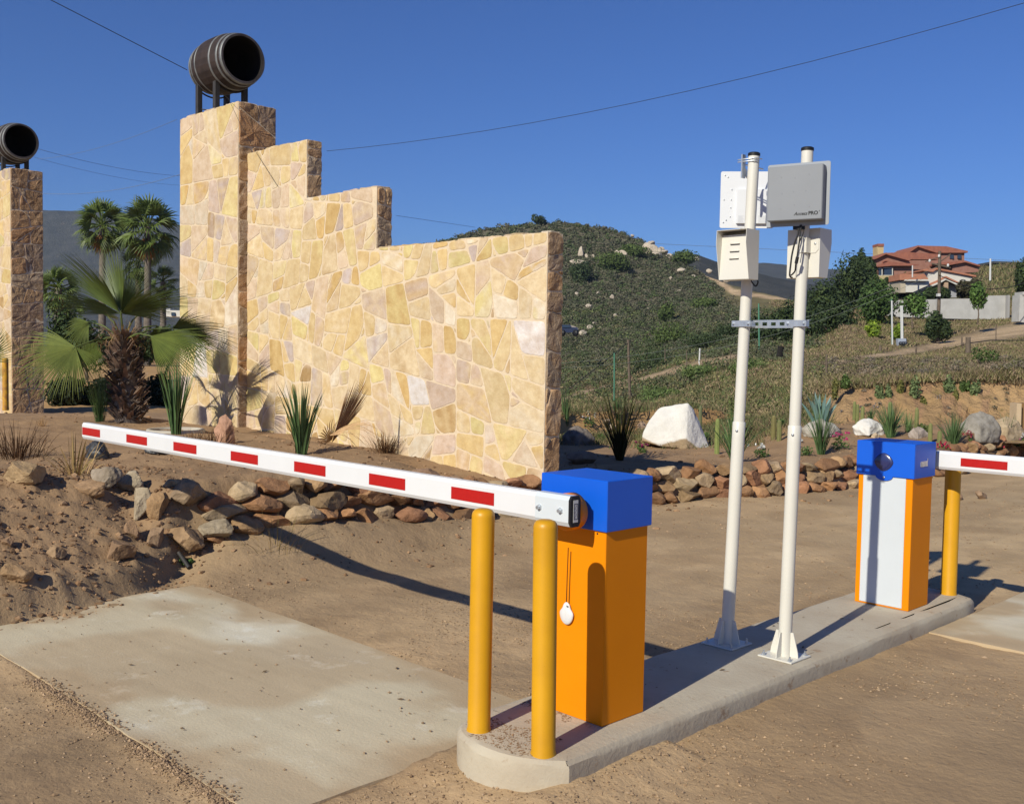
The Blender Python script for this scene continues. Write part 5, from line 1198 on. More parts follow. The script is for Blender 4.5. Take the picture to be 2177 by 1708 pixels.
# block wall with its gate gap
D4 = 88.
root = empty('block_wall', dep(2030, 680, D4), 'long whitish concrete block wall in front of the houses', 'wall')
expart('wall_panel', zz7([(735, 640), (1255, 625), (1255, 815), (735, 800)]), D4+1, .3, m_block, root)
expart('wall_panel', zz7([(1255, 622), (1760, 618), (1760, 590), (1990, 586), (1985, 838), (1800, 832), (1255, 818)]), D4, .3, m_block, root)
expart('end_pier', zz7([(1968, 584), (1992, 584), (1984, 842), (1962, 842)]), D4-.4, .5, mat('grey_pier', (.30, .29, .28), rough=.95), root)
root = empty('gate_pier', dep(2170, 690, 80), 'pale square gate pier at the right edge, across the drive from the block wall', 'pier')
expart('pier', zz7([(2090, 582), (2132, 582), (2132, 860), (2080, 850)]), 80, 1.2, m_block, root)
expart('pier_cap', zz7([(2118, 550), (2140, 550), (2140, 582), (2118, 582)]), 79.9, 1.3, m_block, root)

def posts(name, u0, v0, u1, v1, D, r, m, label, cat='post', group=None, seg=8):
    a = dep(u0, v0, D); b = dep(u1, v1, D); mb = MB(); mb.tube([a-[0, 0, .3], b], [r, r*.9], seg); return tag(mb.build(name, m), label, cat, group)
root = empty('utility_pole', surf(1993, 746), 'dark wooden utility pole with a crossarm in front of the white house', 'utility pole')
mb = MB(); mb.tube([dep(1991.5, 750, 72), dep(1996, 650, 72), dep(1998, 534, 72)], [.125, .115, .095], 10); mb.build('pole', m_wood, root)
mb = MB(); mb.tube([dep(1981, 560, 72), dep(2020, 569, 72)], [.07, .07], 6); mb.build('crossarm', m_wood, root)
mb = MB(); mb.tube([dep(1999, 556, 72), dep(2021, 540, 72)], [.04, .04], 6); mb.tube([dep(1999, 545, 72), dep(1967, 556, 72)], [.035, .035], 6); mb.build('brace', m_wood, root)
mb = MB(); exq(mb, zz7([(1262, 568), (1290, 568), (1290, 596), (1262, 596)]), 71.6, .3); mb.build('meter_box', m_label, root)
for q in ((1275, 190), (1365, 284), (1180, 238)):
    u, v = Z7(*q); mb = MB(); a = dep(u, v, 71.9); mb.lathe([(.0005, -.12), (.07, -.1), (.09, 0), (.06, .1), (.0005, .12)], a, 2, 8); mb.build('insulator', m_label, root)
# meter stand
root = empty('meter_stand', surf(1918, 752), 'grey electric meter box on a thin stand with tall conduits, left of the wooden pole', 'meter')
mb = MB(); exq(mb, zz7([(862, 1022), (943, 1022), (945, 1110), (865, 1110)]), 60, .35); bx = mb.build('box', mat('meter_grey', (.30, .33, .40), rough=.6), root)
mb = MB()
for x in (890, 915, 935): a = dep(*Z7(x, 1070), 59.9); mb.lathe([(.0005, -.1), (.11, -.08), (.11, .02), (.0005, .02)], a, 1, 8)
mb.build('dial', mat('meter_dark', (.04, .045, .06), rough=.4), bx)
for x0_, x1_ in ((893, 890), (906, 903)):
    mb = MB(); mb.tube([dep(*Z7(x0_+2, 1022), 60.1), dep(*Z7(x1_, 690), 60.1)], [.045, .045], 6); mb.build('conduit', m_label, root)
mb = MB(); mb.tube([dep(*Z7(895, 1225), 60.1), dep(*Z7(897, 1110), 60.1)], [.06, .06], 6); mb.build('leg', m_wood, root)
mb = MB(); mb.tube([dep(*Z7(798, 640), 60.3), dep(*Z7(804, 1110), 60.3), dep(*Z7(812, 1122), 60.3), dep(*Z7(885, 1132), 60.2)], [.05]*4, 6); mb.build('conduit', m_label, root)
posts('green_post', *Z7(802, 1250), *Z7(794, 625), 60.5, .042, m_green, 'tall thin green post beside the meter box', 'post')
posts('green_post', 1306, 850, 1306, 750, 60, .045, m_green, 'slim green post left of the thin wooden pole in the valley', 'post')
posts('green_post', 1615, 775, 1613, 645, 62, .05, m_green, 'slim green post seen between the two white posts', 'post')
posts('light_pole', 1791/3.4167/1.389+2400/1.389, 820/1.389, *Z7(1793, 217), 112, .11, m_label, 'white pole standing right of the brick house', 'pole')
posts('light_pole', *Z7(1007, 372), *Z7(1007, 285), 100, .07, m_label, 'short white pole between the two houses', 'pole')
posts('wooden_pole', 1340, 852, 1335.5, 722, 62, .09, m_wood, 'thin wooden pole standing in the valley left of the white boulder', 'pole')
posts('white_pole', 1486, 783, 1488, 740, 70, .06, m_label, 'short white pole on the far side of the dirt track', 'pole')
for i, (x, y0_, y1_) in enumerate([(1568, 1198, 1008), (680, 1205, 1088), (1043, 1172, 1100), (1505, 1085, 1005), (1517, 1108, 1065), (1850, 1030, 880), (140, 1400, 1185)]):
    lb = ['thick weathered fence post right of the wooden pole', 'grey fence post left of the meter stand', 'short fence post between meter stand and wooden pole', 'thin stake at the track edge behind the thick fence post', 'short pale stake beside the thick fence post', 'thin bare stake on the dirt track at the right', 'dark stake in the grass left of the cut bank'][i]
    posts('fence_post', *Z7(x, y0_), *Z7(x, y1_), [44, 52, 50, 58, 56, 62, 26][i], [.12, .08, .05, .05, .045, .03, .03][i], m_wood, lb, 'fence post')
for i, (u, v0, v1) in enumerate([(1414, 758, 740), (1460, 766, 745), (1500, 772, 752), (1537, 768, 750), (1553, 764, 748)]):
    posts('fence_post', u, v0, u, v1, 62, .03, m_wood, ORD[i]+' thin fence stake from the left along the far side of the dirt track', 'fence post', 'thin stakes along the track')
for i, (u, v0, v1) in enumerate([(1585, 610, 600), (1615, 620, 612)]): pass
rt_ = surf(1657, 750); mb = MB(); mb.tube([dep(1657, 757, 45), dep(1658, 747, 45), dep(1660, 736, 45)], [.16, .12, .14], 7); tag(mb.build('tree_stump', m_dark), 'short charred tree stump in the grass between the white posts', 'stump')

# trees of the slope: (u, foot v, crown width, total height px, distance, tone, label)
TR = [(1800, 672, 130, 120, 92, 0, 'big dark tree filling the slope left of the brick house'), (1745, 690, 110, 95, 88, 0, 'dark tree behind the hooded box of the right post'),
 (1690, 735, 130, 90, 80, 0, 'dark spreading tree between the right white post and the hill'), (1640, 742, 120, 70, 84, 0, 'low dark tree seen between the two white posts'),
 (1770, 730, 110, 90, 76, 0, 'dark green tree low on the slope beside the dry grass'), (1865, 695, 84, 100, 80, 1, 'rounded dense green tree at the left end of the block wall'),
 (1850, 640, 80, 60, 98, 2, 'leafy shrub tree just below the brick house'), (1830, 610, 60, 70, 112, 0, 'tree at the left of the tall chimney'),
 (1940, 692, 62, 78, 72, 3, 'young leafy tree leaning in front of the block wall'), (2078, 684, 56, 80, 74, 3, 'slender young tree before the right part of the block wall'),
 (1993, 722, 60, 62, 68, 0, 'dense dark bush at the foot of the wooden pole'), (2185, 630, 60, 70, 82, 0, 'dark tree cut by the right edge above the gate pier'),
 (1990, 640, 50, 34, 96, 0, 'dark shrub in front of the white house porch'), (2058, 640, 50, 44, 96, 4, 'purplish leaved shrub beside the white house'),
 (1955, 604, 90, 22, 108, 0, 'dark hedge between the brick house and the white house')]
TC = {0: [(.36, .42, .52), (.46, .50, .55), (.30, .36, .48), (.55, .58, .5)], 1: [(.55, .72, .6), (.7, .85, .7), (.45, .6, .5)], 2: [(.8, .9, .7), (1.0, 1.05, .8), (.6, .7, .6)], 3: [(.85, 1.1, .8), (1.1, 1.35, 1.0), (.6, .8, .6)], 4: [(.6, .35, .6), (.5, .35, .5)]}
for i, (u, v, ww, hh, D, tn, lb) in enumerate(TR):
    P = dep(u, v, D); h = hh*D/F_; cr = ww*D/F_/2; th = h*(.32 if tn == 3 else .08)
    tree(P, h, cr, th, lb, 600+i, n=int(3200+cr*cr*160) if tn != 3 else 1100, leaf=.0029*D, cols=TC[tn], lobes=(10+int(cr)) if tn != 3 else 6, tr=.12 if tn != 3 else .045)
P = dep(1822, 610, 118); mb = MB(); root = empty('cypress', P, 'thin dark cypress left of the chimney', 'tree')
V, F, C = leafcloud([dep(*Z7(488, 290), 118), dep(*Z7(488, 260), 118), dep(*Z7(488, 228), 118)], [(.6, .6, 2.2), (.5, .5, 1.8), (.28, .28, 1.4)], 500, .35, 5, TC[0]); npmesh('crown', V, F, m_leaf, C, parent=root)
for i, (x, y, ww, hh, lb) in enumerate([(625, 1045, 46, 44, 'bright yellow green rounded bush on the dry slope'), (848, 1030, 28, 34, 'smaller yellow green bush behind the meter box'), (740, 450, 12, 10, 'tiny dark bush on the stone terrace of the brick house')]):
    u, v = Z7(x, y); D = 66 if i < 2 else 112; P = dep(u, v, D); root = empty('bush', P, lb, 'bush')
    bush(root, P, ww*D/F_/2, hh*D/F_, 900, .16, 700+i, [(1.8, 1.9, .5), (2.2, 2.1, .6), (1.3, 1.4, .5)] if i < 2 else TC[0])
BL = ['leafy bush in the dry grass above the cut bank', 'dark green shrub near the left end of the sandy cut bank', 'tall greyish shrub on the left part of the cut bank', 'narrow greyish shrub just right of the tall one on the cut bank', 'dark green shrub hanging from the bank top left of its middle', 'broadest greyish shrub on the cut bank', 'small brown dried shrub low on the middle of the cut bank', 'dark shrub trailing down the right part of the cut bank', 'small brown dried shrub on the right part of the cut bank', 'green shrub between the two trailing shrubs on the right of the bank', 'grey trailing shrub furthest right on the cut bank', 'brown dried shrub at the far left foot of the cut bank']
for i, (x, y, ww, hh, D, cl) in enumerate([(1730, 1270, 60, 50, 24, 0), (320, 1520, 34, 44, 20.0, 0), (660, 1690, 22, 64, 19.7, 1), (765, 1670, 18, 58, 19.7, 1), (880, 1600, 18, 50, 19.8, 2), (1010, 1670, 32, 70, 19.7, 1), (1110, 1720, 14, 40, 19.5, 2), (1385, 1600, 32, 58, 19.8, 1), (1440, 1660, 12, 40, 19.6, 2), (1530, 1570, 24, 46, 19.8, 0), (1630, 1650, 30, 66, 19.7, 1), (230, 1600, 22, 56, 19.9, 2)]):
    u, v = Z7(x, y); P = dep(u, v, D); lb = BL[i]
    root = empty('bank_shrub', P, lb, 'shrub', 'shrubs growing on the sandy cut bank')
    bush(root, (P[0], P[1], P[2]-.02), ww*D/F_/2*.9, hh*D/F_*.8, 420, .055, 800+i, [[(.9, 1., .9), (.6, .7, .6)], [(1.7, 1.55, 2.2), (1.1, 1.1, 1.5)], [(1.9, 1.3, 1.2), (1.2, .9, .9)]][cl], lobes=5)
# timber at the right edge
p0 = dep(2169, 873, 18.0); P0 = dep(2158, 932, 17.8)
root = empty('timber_post', dep(2170, 935, 18.0), 'cut end of new timber on a wooden post at the right edge', 'post')
mb = MB(); exq(mb, [(2162, 857), (2172, 857), (2171, 904), (2160, 904)], 17.9, .25, (1.15, 1.15, 1.2)); mb.build('board', m_newwood, root)
mb = MB(); exq(mb, [(2172, 857), (2200, 857), (2200, 950), (2174, 950)], 18.02, .2, (.5, .38, .25)); mb.build('post', m_newwood, root)
mb = MB(); exq(mb, [(2155, 825), (2177, 829), (2200, 833), (2200, 845), (2155, 833)], 20.0, .12, (.9, .95, 1.)); tag(mb.build('plank', m_newwood), 'pale weathered plank lying in the grass at the right edge above the bank', 'plank')
# truck half hidden behind the wall's end
P = dep(1215, 705, 118)
root = empty('parked_truck', P, 'dark blue vehicle parked low on the hillside beside the wall end', 'truck')
expart('body', [(1188, 696), (1196, 690), (1212, 690), (1216, 695), (1228, 696), (1229, 706), (1188, 707)], 118, 2, mat('truck_blue', (.02, .03, .07), rough=.5), root)
expart('window', [(1197, 691.5), (1210, 691.5), (1213, 696), (1195, 696)], 117.9, .1, m_glass, root)
for uu in (1194, 1222): a = dep(uu, 707.5, 117.8); mb = MB(); mb.lathe([(.0005, 0), (.38, 0), (.38, .25), (.0005, .25)], a, 1, 12); mb.build('wheel', m_black, root)

# ------------------------------------------------------------------ garden plants
def blades(mb, c, n, L, wdt, seed, spread=.55, droop=.25, cols=GREEN, seg=5, base_r=.05, lo=.6, fold=.25):
    r = np.random.default_rng(seed); c = np.array(c, float)
    for i in range(n):
        a = r.random()*2*pi; tilt = spread*r.random()**.8; l = L*(lo+(1-lo)*r.random()); dr = droop*r.random()*tilt*1.6
        d0 = np.array([cos(a), sin(a), 0]); b0 = c+d0*base_r*r.random(); side = np.array([-sin(a), cos(a), 0]); w_ = wdt*(.7+.6*r.random())
        tw = r.uniform(-.8, .8); side = side*cos(tw)+d0*sin(tw)
        P = []; p = b0.copy(); th = tilt*.55
        for k in range(seg+1):
            t = k/seg; ww = w_*(1-.15*(1-t))*(1-t**2.6)**.8 if k < seg else 0.0004
            P.append((p.copy(), ww)); th2 = th+(tilt-th*.6)*t*.8+dr*t*t*2.2
            p = p+(d0*sin(th2)+np.array([0, 0, 1.])*cos(th2))*l/seg
        V = []; 
        for q, ww in P:
            inw = -d0*ww*fold; V += [q-side*ww/2, q+inw, q+side*ww/2]
        F = []
        for k in range(seg): o = 3*k; F += [(o, o+1, o+4, o+3), (o+1, o+2, o+5, o+4)]
        mb.add(V, F, 0, np.array(cols[r.integers(len(cols))])*(.7+.55*r.random()), True)
    return mb
YC = [(1, 1, 1), (.8, .85, .8), (1.25, 1.2, 1.1), (.62, .68, .6)]
def yucca(u, v, hpx, label, seed, n=70, spread=.6, wdt=.011, P=None, name='yucca', cols=YC, m=None, cat='yucca', droop=.2, extra_dry=0, lo=.5, dz=-.02):
    P = hit(u, v) if P is None else np.array(P, float); D = pj(P)[2]; L = hpx*D/F_*1.12; n = int(n*1.25)
    root = empty(name, P, label, cat, 'spiky leaved plants in the beds')
    mb = blades(MB(), P+[0, 0, dz], n, L, wdt*(1.45 if name == 'yucca' else 1), seed, spread, droop, cols, lo=lo); mb.build('leaves', m or m_blade, root)
    if extra_dry: blades(MB(), P, extra_dry, L*.7, .006, seed+1, 1.25, .9, [(1, 1, 1), (.8, .75, .7)], base_r=.04).build('dry_leaves', m_dry, root)
    return root
yucca(640, 965, 158, 'green plant with long stiff blades before the stepped wall, left of the dried frond', 1, 62, .52, .016, extra_dry=5)
yucca(374, 922, 150, 'dense green spiky plant beside the concrete ring, behind the barrier arm', 2, 85, .34, .013, P=None, extra_dry=4)
yucca(212, 898, 115, 'feathery grey green grass clump left of the big palm trunk', 3, 190, .45, .004, P=onz(212, 898, .52), cols=[(1.0, 1.0, .75), (.8, .85, .7), (1.3, 1.2, .9)], name='grass_clump', cat='grass clump', lo=.35)
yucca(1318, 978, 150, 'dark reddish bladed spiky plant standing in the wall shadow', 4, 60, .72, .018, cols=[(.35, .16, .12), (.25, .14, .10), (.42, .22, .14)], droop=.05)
yucca(1312, 905, 66, 'green spiky plant behind the dark bladed one, near the wall end', 5, 80, .42, .010)
yucca(1203, 905, 80, 'thin green spiky plant against the shaded wall end', 6, 30, .22, .009, P=None)
yucca(1562, 985, 122, 'arching spiky plant behind the left white post', 7, 62, .80, .013, droop=.3)
yucca(1745, 966, 112, 'tall arching spiky plant in front of the blue green agave', 8, 60, .55, .010, droop=.45)
yucca(1893, 930, 78, 'large grey green spiky clump behind the far blue cap', 9, 110, .80, .010, cols=[(1.1, 1.1, 1.2), (.8, .85, .8), (1.3, 1.25, 1.2)])
yucca(2026, 952, 78, 'dark spiky clump to the right of the far cabinet', 10, 100, .75, .009, cols=[(.9, .9, .95), (.6, .65, .6), (1.1, 1.1, 1.1)])
yucca(2140, 938, 66, 'loose spiky plant in front of the round sandy boulder at the right', 11, 44, .8, .008, droop=.4)
yucca(1850, 893, 30, 'small spiky tuft behind the small white boulder', 12, 40, .7, .008)
yucca(1932, 918, 50, 'light spiky tuft just right of the large grey green clump', 13, 40, .7, .007, cols=[(1.5, 1.4, 1.3)])
yucca(8, 640, 20, 'tip of a spiky plant', 14, 1) if False else None
# agave with broad leaves
P = hit(1744, 918); D = pj(P)[2]; root = empty('agave', P, 'broad leaved blue green agave behind the right white post', 'agave')
blades(MB(), P, 32, 90*D/F_, .085, 21, .75, .05, [(1, 1, 1), (.85, .9, .95), (1.15, 1.15, 1.1)], base_r=.04, fold=.18, lo=.7).build('leaves', m_agave, root)
# cacti
def cactus(u, v, hpx, label, r_=.032, col=(1, 1, 1)):
    P = hit(u, v); D = pj(P)[2]; h = hpx*D/F_; mb = MB(); V = []; seg = 20; prof = [(1., 0), (1.03, .3), (1., .75), (.86, .92), (.5, .985), (.05, 1.)]
    for (rr, z) in prof:
        for k in range(seg): a = 2*pi*k/seg; q = r_*rr*(1+.13*(k % 2)); V.append((P[0]+q*cos(a), P[1]+q*sin(a), P[2]-.02+z*h))
    F = [(i*seg+k, i*seg+(k+1) % seg, (i+1)*seg+(k+1) % seg, (i+1)*seg+k) for i in range(len(prof)-1) for k in range(seg)]
    mb.add(V, F, 0, col); return tag(mb.build('cactus', m_cactus), label, 'cactus', 'columnar cacti in the flower bed')
for a in [(1524, 964, 78, 'bright green single cactus column right of the white boulder', .034, (1.3, 1.35, .9)), (1488, 925, 66, 'grey green cactus column directly behind the right edge of the white boulder', .030, (.9, .85, .9)),
          (1644, 935, 56, 'left one of the two brownish ribbed cacti between the white posts', .036, (1.1, .85, .7)), (1656, 937, 48, 'right one of the two brownish ribbed cacti between the white posts', .034, (1.0, .9, .75)),
          (1822, 900, 44, 'left one of the three short cacti beside the agave', .03, (1.15, 1.05, .8)), (1833, 904, 44, 'middle one of the three short cacti beside the agave', .03, (1.25, 1.15, .9)), (1816, 890, 40, 'hindmost of the three short cacti beside the agave', .026, (1.1, 1.05, .8)),
          (1891, 905, 54, 'cactus rising behind the large grey green spiky clump', .034, (1.0, 1.05, .8)), (1948, 915, 52, 'tall slim cactus right of the spiky clumps behind the far cabinet', .03, (1.1, 1.0, .8)),
          (1977, 942, 46, 'slim cactus at the right edge of the far blue cap', .028, (1.2, 1.1, .85)), (1997, 950, 38, 'short cactus next to the dark spiky clump at the right', .03, (1.0, .95, .75))]: cactus(*a)
# flowering plants
def flower(u, v, wpx, hpx, colr, label, seed, nf=14):
    P = hit(u, v); D = pj(P)[2]; root = empty('flower_plant', P, label, 'flowers', 'low flowering plants in the bed'); W = wpx*D/F_/2; H = hpx*D/F_
    bush(root, (P[0], P[1], P[2]-.02), W, H*.9, 170, .032, seed, [(.8, 1., .9), (1.1, 1.3, 1.1), (.6, .8, .7)], lobes=4)
    if nf:
        r = np.random.default_rng(seed); c = [(P[0]+r.normal()*W*.45, P[1]+r.normal()*W*.45, P[2]+H*(.55+.5*r.random())) for _ in range(nf)]
        V, F, C = leafcloud(c, [.016]*nf, nf*10, .028, seed, [colr, tuple(np.array(colr)*.7)]); npmesh('blossom', V, F, m_petal, C, parent=root)
for i, a in enumerate([(1783, 955, 46, 36, (.62, .06, .22), 'bushy pink flowering plant right of the right white post'), (1690, 952, 22, 18, (.65, .10, .12), 'single red blossomed plant between the right white post and the agave'),
    (1616, 972, 40, 30, (.75, .75, .72), 'white flowering plant between the two white posts'), (1245, 905, 44, 30, (.8, .78, .75), 'white flowering plant by the wall end'), (1712, 968, 44, 26, (.6, .12, .2), 'low green plant at the bed edge by the right white post'),
    (1365, 962, 30, 22, (.35, .04, .14), 'dim magenta flowering plant in the wall shadow'), (2002, 966, 36, 26, (.55, .04, .10), 'crimson flowering plant beside the far arm'), (2060, 945, 24, 30, (.5, .05, .10), 'small red flower beside the dark spiky clump'),
    (2114, 958, 28, 14, (.7, .08, .12), 'low red blossoms near the right boulders'), (2158, 950, 34, 20, (.45, .15, .25), 'purple flowering plant in front of the round sandy boulder'), (2174, 940, 26, 20, (.8, .8, .78), 'white flowering plant at the right edge of the bed'),
    (1278, 938, 34, 26, (.5, .55, .1), 'pale leafy plant at the edge of the wall shadow'), (1500, 935, 16, 26, (.6, .55, .1), 'small yellow green plant right of the white boulder'), (1660, 900, 20, 16, (.5, .1, .1), 'tiny plant under the bank behind the ribbed cacti')]): flower(*a, 900+i, 0 if 'leafy' in a[5] or 'low green' in a[5] or 'yellow green' in a[5] or 'tiny' in a[5] else 12)
for i, (u, v, ww, hh, lb) in enumerate([(1968, 925, 40, 26, 'twiggy dry weed right of the tall slim cactus'), (1560, 880, 46, 56, 'grey green bushy weed behind the left white post'), (1950, 930, 24, 20, 'low dry weed at the cactus foot')]):
    P = hit(u, v, d1=24) if v > 900 else dep(u, v+25, 18.5); D = pj(P)[2]; root = empty('weed', P, lb, 'weed'); bush(root, P, ww*D/F_/2, hh*D/F_, 420, .04, 950+i, [(1.3, 1.2, 1.1), (1.0, 1.0, .9)], lobes=6)

# boulders of the bed
def big_rock(name, pts_front, D, thick, colr, mt, label, seed, rough=.03):
    "a boulder lofted from its measured outline: the outline is its widest section"
    P = np.array([dep(u, v, D) for u, v in pts_front]); c = P.mean(0)
    r = np.random.default_rng(seed); rings = []
    bk = _f
    n = len(P); dens = []
    for i in range(n):
        for k in range(4): dens.append(P[i]+(P[(i+1) % n]-P[i])*k/4)
    P = np.array(dens); n = len(P); mb = MB()
    prof = [(.0, -.62, .10), (.30, -.60, .08), (.62, -.48, .05), (.88, -.20, 0), (1.0, .08, 0), (.96, .5, 0), (.7, .85, 0), (.3, 1.0, 0)]
    V = []
    ridge = c+(np.array(dep(*np.mean(pts_front, 0), D))-c)
    for s_, d_, sh in prof:
        Q = c+(P-c)*s_+bk*d_*thick; jit = fbm(Q[:, 0]*5+seed, Q[:, 2]*5+d_*3, seed, 4)*rough*2; V.append(Q+np.outer(jit, -bk)*(1 if s_ < 1 else .4)+np.array([0, 0, 1.])*0)
    V = np.vstack(V); F = []
    for k in range(len(prof)-1):
        for j in range(n): a = k*n+j; b = k*n+(j+1) % n; F.append((a, b, b+n, a+n))
    F.append(tuple(range((len(prof)-1)*n, len(prof)*n)))
    return V, F, n
def boulder_mesh(name, outline, D, thick, mt, label, seed, col=(1, 1, 1), rough=.04, ridge=None, cat='boulder', group=None, planes=7):
    V, F, n = big_rock(name, outline, D, thick, col, mt, label, seed, rough)
    if ridge is not None:      # pull the front into two facets meeting on a ridge
        pass
    mb = MB(); mb.add(V, F, 0, col, True); o = mb.build(name, mt); b = bmesh.new(); b.from_mesh(o.data); bmesh.ops.remove_doubles(b, verts=b.verts, dist=.002); bmesh.ops.recalc_face_normals(b, faces=b.faces); b.to_mesh(o.data); b.free()
    sd = o.modifiers.new('s', 'SUBSURF'); sd.levels = 2; sd.render_levels = 2; sd.subdivision_type = 'CATMULL_CLARK'
    tx = bpy.data.textures.new('dt', 'CLOUDS'); tx.noise_scale = .22; dm = o.modifiers.new('d', 'DISPLACE'); dm.texture = tx; dm.strength = rough*1.6; dm.mid_level = .5; dm.texture_coords = 'LOCAL'
    return tag(o, label, cat, group)
# the whitewashed boulder: real corner points, facets towards the sun and away from it
def facet_rock(name, front, back, D, label, mt, seed, cat='boulder', lower=None, n_sub=4, rough=.035):
    "hull of photo points, each (u, v, extra distance)"
    b = bmesh.new()
    for u, v, e in front+back: b.verts.new(dep(u, v, D+e))
    bmesh.ops.convex_hull(b, input=b.verts); bmesh.ops.triangulate(b, faces=b.faces)
    dl = [v for v in b.verts if not v.link_faces]; bmesh.ops.delete(b, geom=dl, context='VERTS')
    for _ in range(n_sub): bmesh.ops.subdivide_edges(b, edges=b.edges, cuts=1, use_grid_fill=True)
    for _ in range(2): bmesh.ops.smooth_vert(b, verts=b.verts, factor=.35, use_axis_x=True, use_axis_y=True, use_axis_z=True)
    b.normal_update()
    co = np.array([v.co[:] for v in b.verts]); no = np.array([v.normal[:] for v in b.verts])
    ns = fbm(co[:, 0]*3+co[:, 2]*2+seed, co[:, 1]*3-co[:, 2]*2, seed, 5)*rough+fbm(co[:, 0]*11+co[:, 2]*9, co[:, 1]*11-co[:, 2]*7, seed+3, 3)*rough*.35
    co = co+no*ns[:, None]; F = [[v.index for v in f.verts] for f in b.faces]; b.free()
    return co, F
co, Fr = facet_rock('b', [(1367, 920, 0), (1366, 936, 0), (1378, 940, -.05), (1400, 941, -.1), (1440, 952, -.15), (1463, 957, -.18), (1500, 962, 0), (1513, 961, .1), (1460, 930, -.2), (1455, 872, -.05), (1463, 856, 0), (1448, 858, .1), (1400, 868, .25), (1382, 893, .15), (1373, 915, 0), (1475, 872, .1), (1490, 900, .15), (1500, 935, .15)],
                    [(1380, 940, .7), (1500, 950, .8), (1455, 862, .4), (1410, 875, .5), (1440, 950, .9)], pj(hit(1440, 950, d1=22))[2], '', m_whitewash, 5)
vv = np.array([pj(p)[1] for p in co[:]]); uu = np.array([pj(p)[0] for p in co])
lim = np.interp(uu, [1366, 1400, 1430, 1460, 1480, 1500, 1515], [924, 944, 936, 930, 948, 958, 966])+6*fbm(uu*.06, vv*.03, 5, 4)
brown = sm((vv-lim)/4)[:, None]; colb = (1-brown)*np.array([1, 1, 1])+brown*np.array([.52, .40, .27])
mb = MB(); mb.add(co, Fr, 0, colb, True); tag(mb.build('boulder', m_whitewash), 'large whitewashed boulder with a bare brown foot in the flower bed', 'boulder')
def fr(label, D, front, back, col, mt=m_rock, seed=3, rough=.03, cat='boulder', name='boulder'):
    co, F_r = facet_rock('b', front, back, D, '', mt, seed, rough=rough); mb = MB(); mb.add(co, F_r, 0, col, True); return tag(mb.build(name, mt), label, cat)
def blob(u0, u1, v0, v1, t):
    um = (u0+u1)/2; vm = (v0+v1)/2
    fr_ = [(u0, vm, 0), (u0+(u1-u0)*.08, v1, 0), (u1-(u1-u0)*.08, v1, 0), (u1, vm+(v1-v0)*.1, 0), (u0+(u1-u0)*.22, v0+(v1-v0)*.14, 0), (um, v0, .02), (u1-(u1-u0)*.2, v0+(v1-v0)*.18, 0), (um, vm, -t*.45), (um, v1, -t*.5)]
    return fr_, [(u0+8, v1, t), (u1-8, v1, t), (um, v0+(v1-v0)*.2, t*.6)]
def pdist(u, v): return pj(hit(u, v, d1=22))[2]
for i, (u0, u1, v0, v1, c, mt, lb) in enumerate([
    (1811, 1884, 887, 926, (1, 1, 1), m_whitewash, 'smaller whitewashed boulder behind the far blue cap'),
    (1703, 1790, 893, 928, (.44, .41, .36), m_rock, 'long smooth grey boulder under the agave'),
    (2040, 2128, 872, 940, (.30, .275, .24), m_rock, 'big rough grey boulder at the right end of the bed'),
    (2098, 2182, 884, 945, (.44, .34, .22), m_rock, 'round sandy coloured boulder at the right edge of the bed'),
    (1930, 1975, 905, 935, (.36, .30, .26), m_rock, 'low dark grey stone behind the far cabinet'),
    (456, 503, 880, 946, (.46, .26, .17), m_rock, 'reddish upright rock in front of the big pillar base'),
    (1335, 1378, 893, 915, (.52, .36, .24), m_rock, 'orange tan rock behind the dark bladed plant'),
    (1268, 1310, 894, 914, (.56, .44, .32), m_rock, 'pale tan rock under the green spiky plant by the wall end'),
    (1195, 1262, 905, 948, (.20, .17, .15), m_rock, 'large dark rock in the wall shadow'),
    (1850, 1872, 918, 932, (.55, .43, .30), m_rock, 'small tan stone at the foot of the smaller whitewashed boulder'),
    ]):
    D = pdist((u0+u1)/2, v1-3); f_, b_ = blob(u0, u1, v0, v1, (u1-u0)*D/F_*.8); fr(lb, D, f_, b_, c, mt, 40+i, .05)
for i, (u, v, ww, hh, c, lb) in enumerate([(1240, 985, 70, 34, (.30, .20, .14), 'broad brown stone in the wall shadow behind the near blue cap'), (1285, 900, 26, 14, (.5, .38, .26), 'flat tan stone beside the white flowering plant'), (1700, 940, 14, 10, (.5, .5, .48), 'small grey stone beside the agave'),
    (2030, 1062, 30, 24, (.30, .19, .12), 'brown stone lying on the road edge behind the far bollard'), (2085, 1060, 26, 20, (.33, .22, .14), 'rounded stone on the road edge right of the far bollard'), (1590, 1012, 24, 16, (.6, .55, .46), 'white stone set among the edging stones near the left white post'),
    (555, 975, 30, 16, (.36, .27, .18), 'small brown stone in front of the stepped wall'), (905, 1018, 60, 28, (.32, .20, .13), 'reddish clod like stone beside the wall base above the barrier arm'), (960, 1030, 50, 20, (.30, .2, .13), 'second reddish stone beside the wall base above the barrier arm')]):
    rock_at(u, v, ww, hh, c, lb, 200+i, rough=.10)

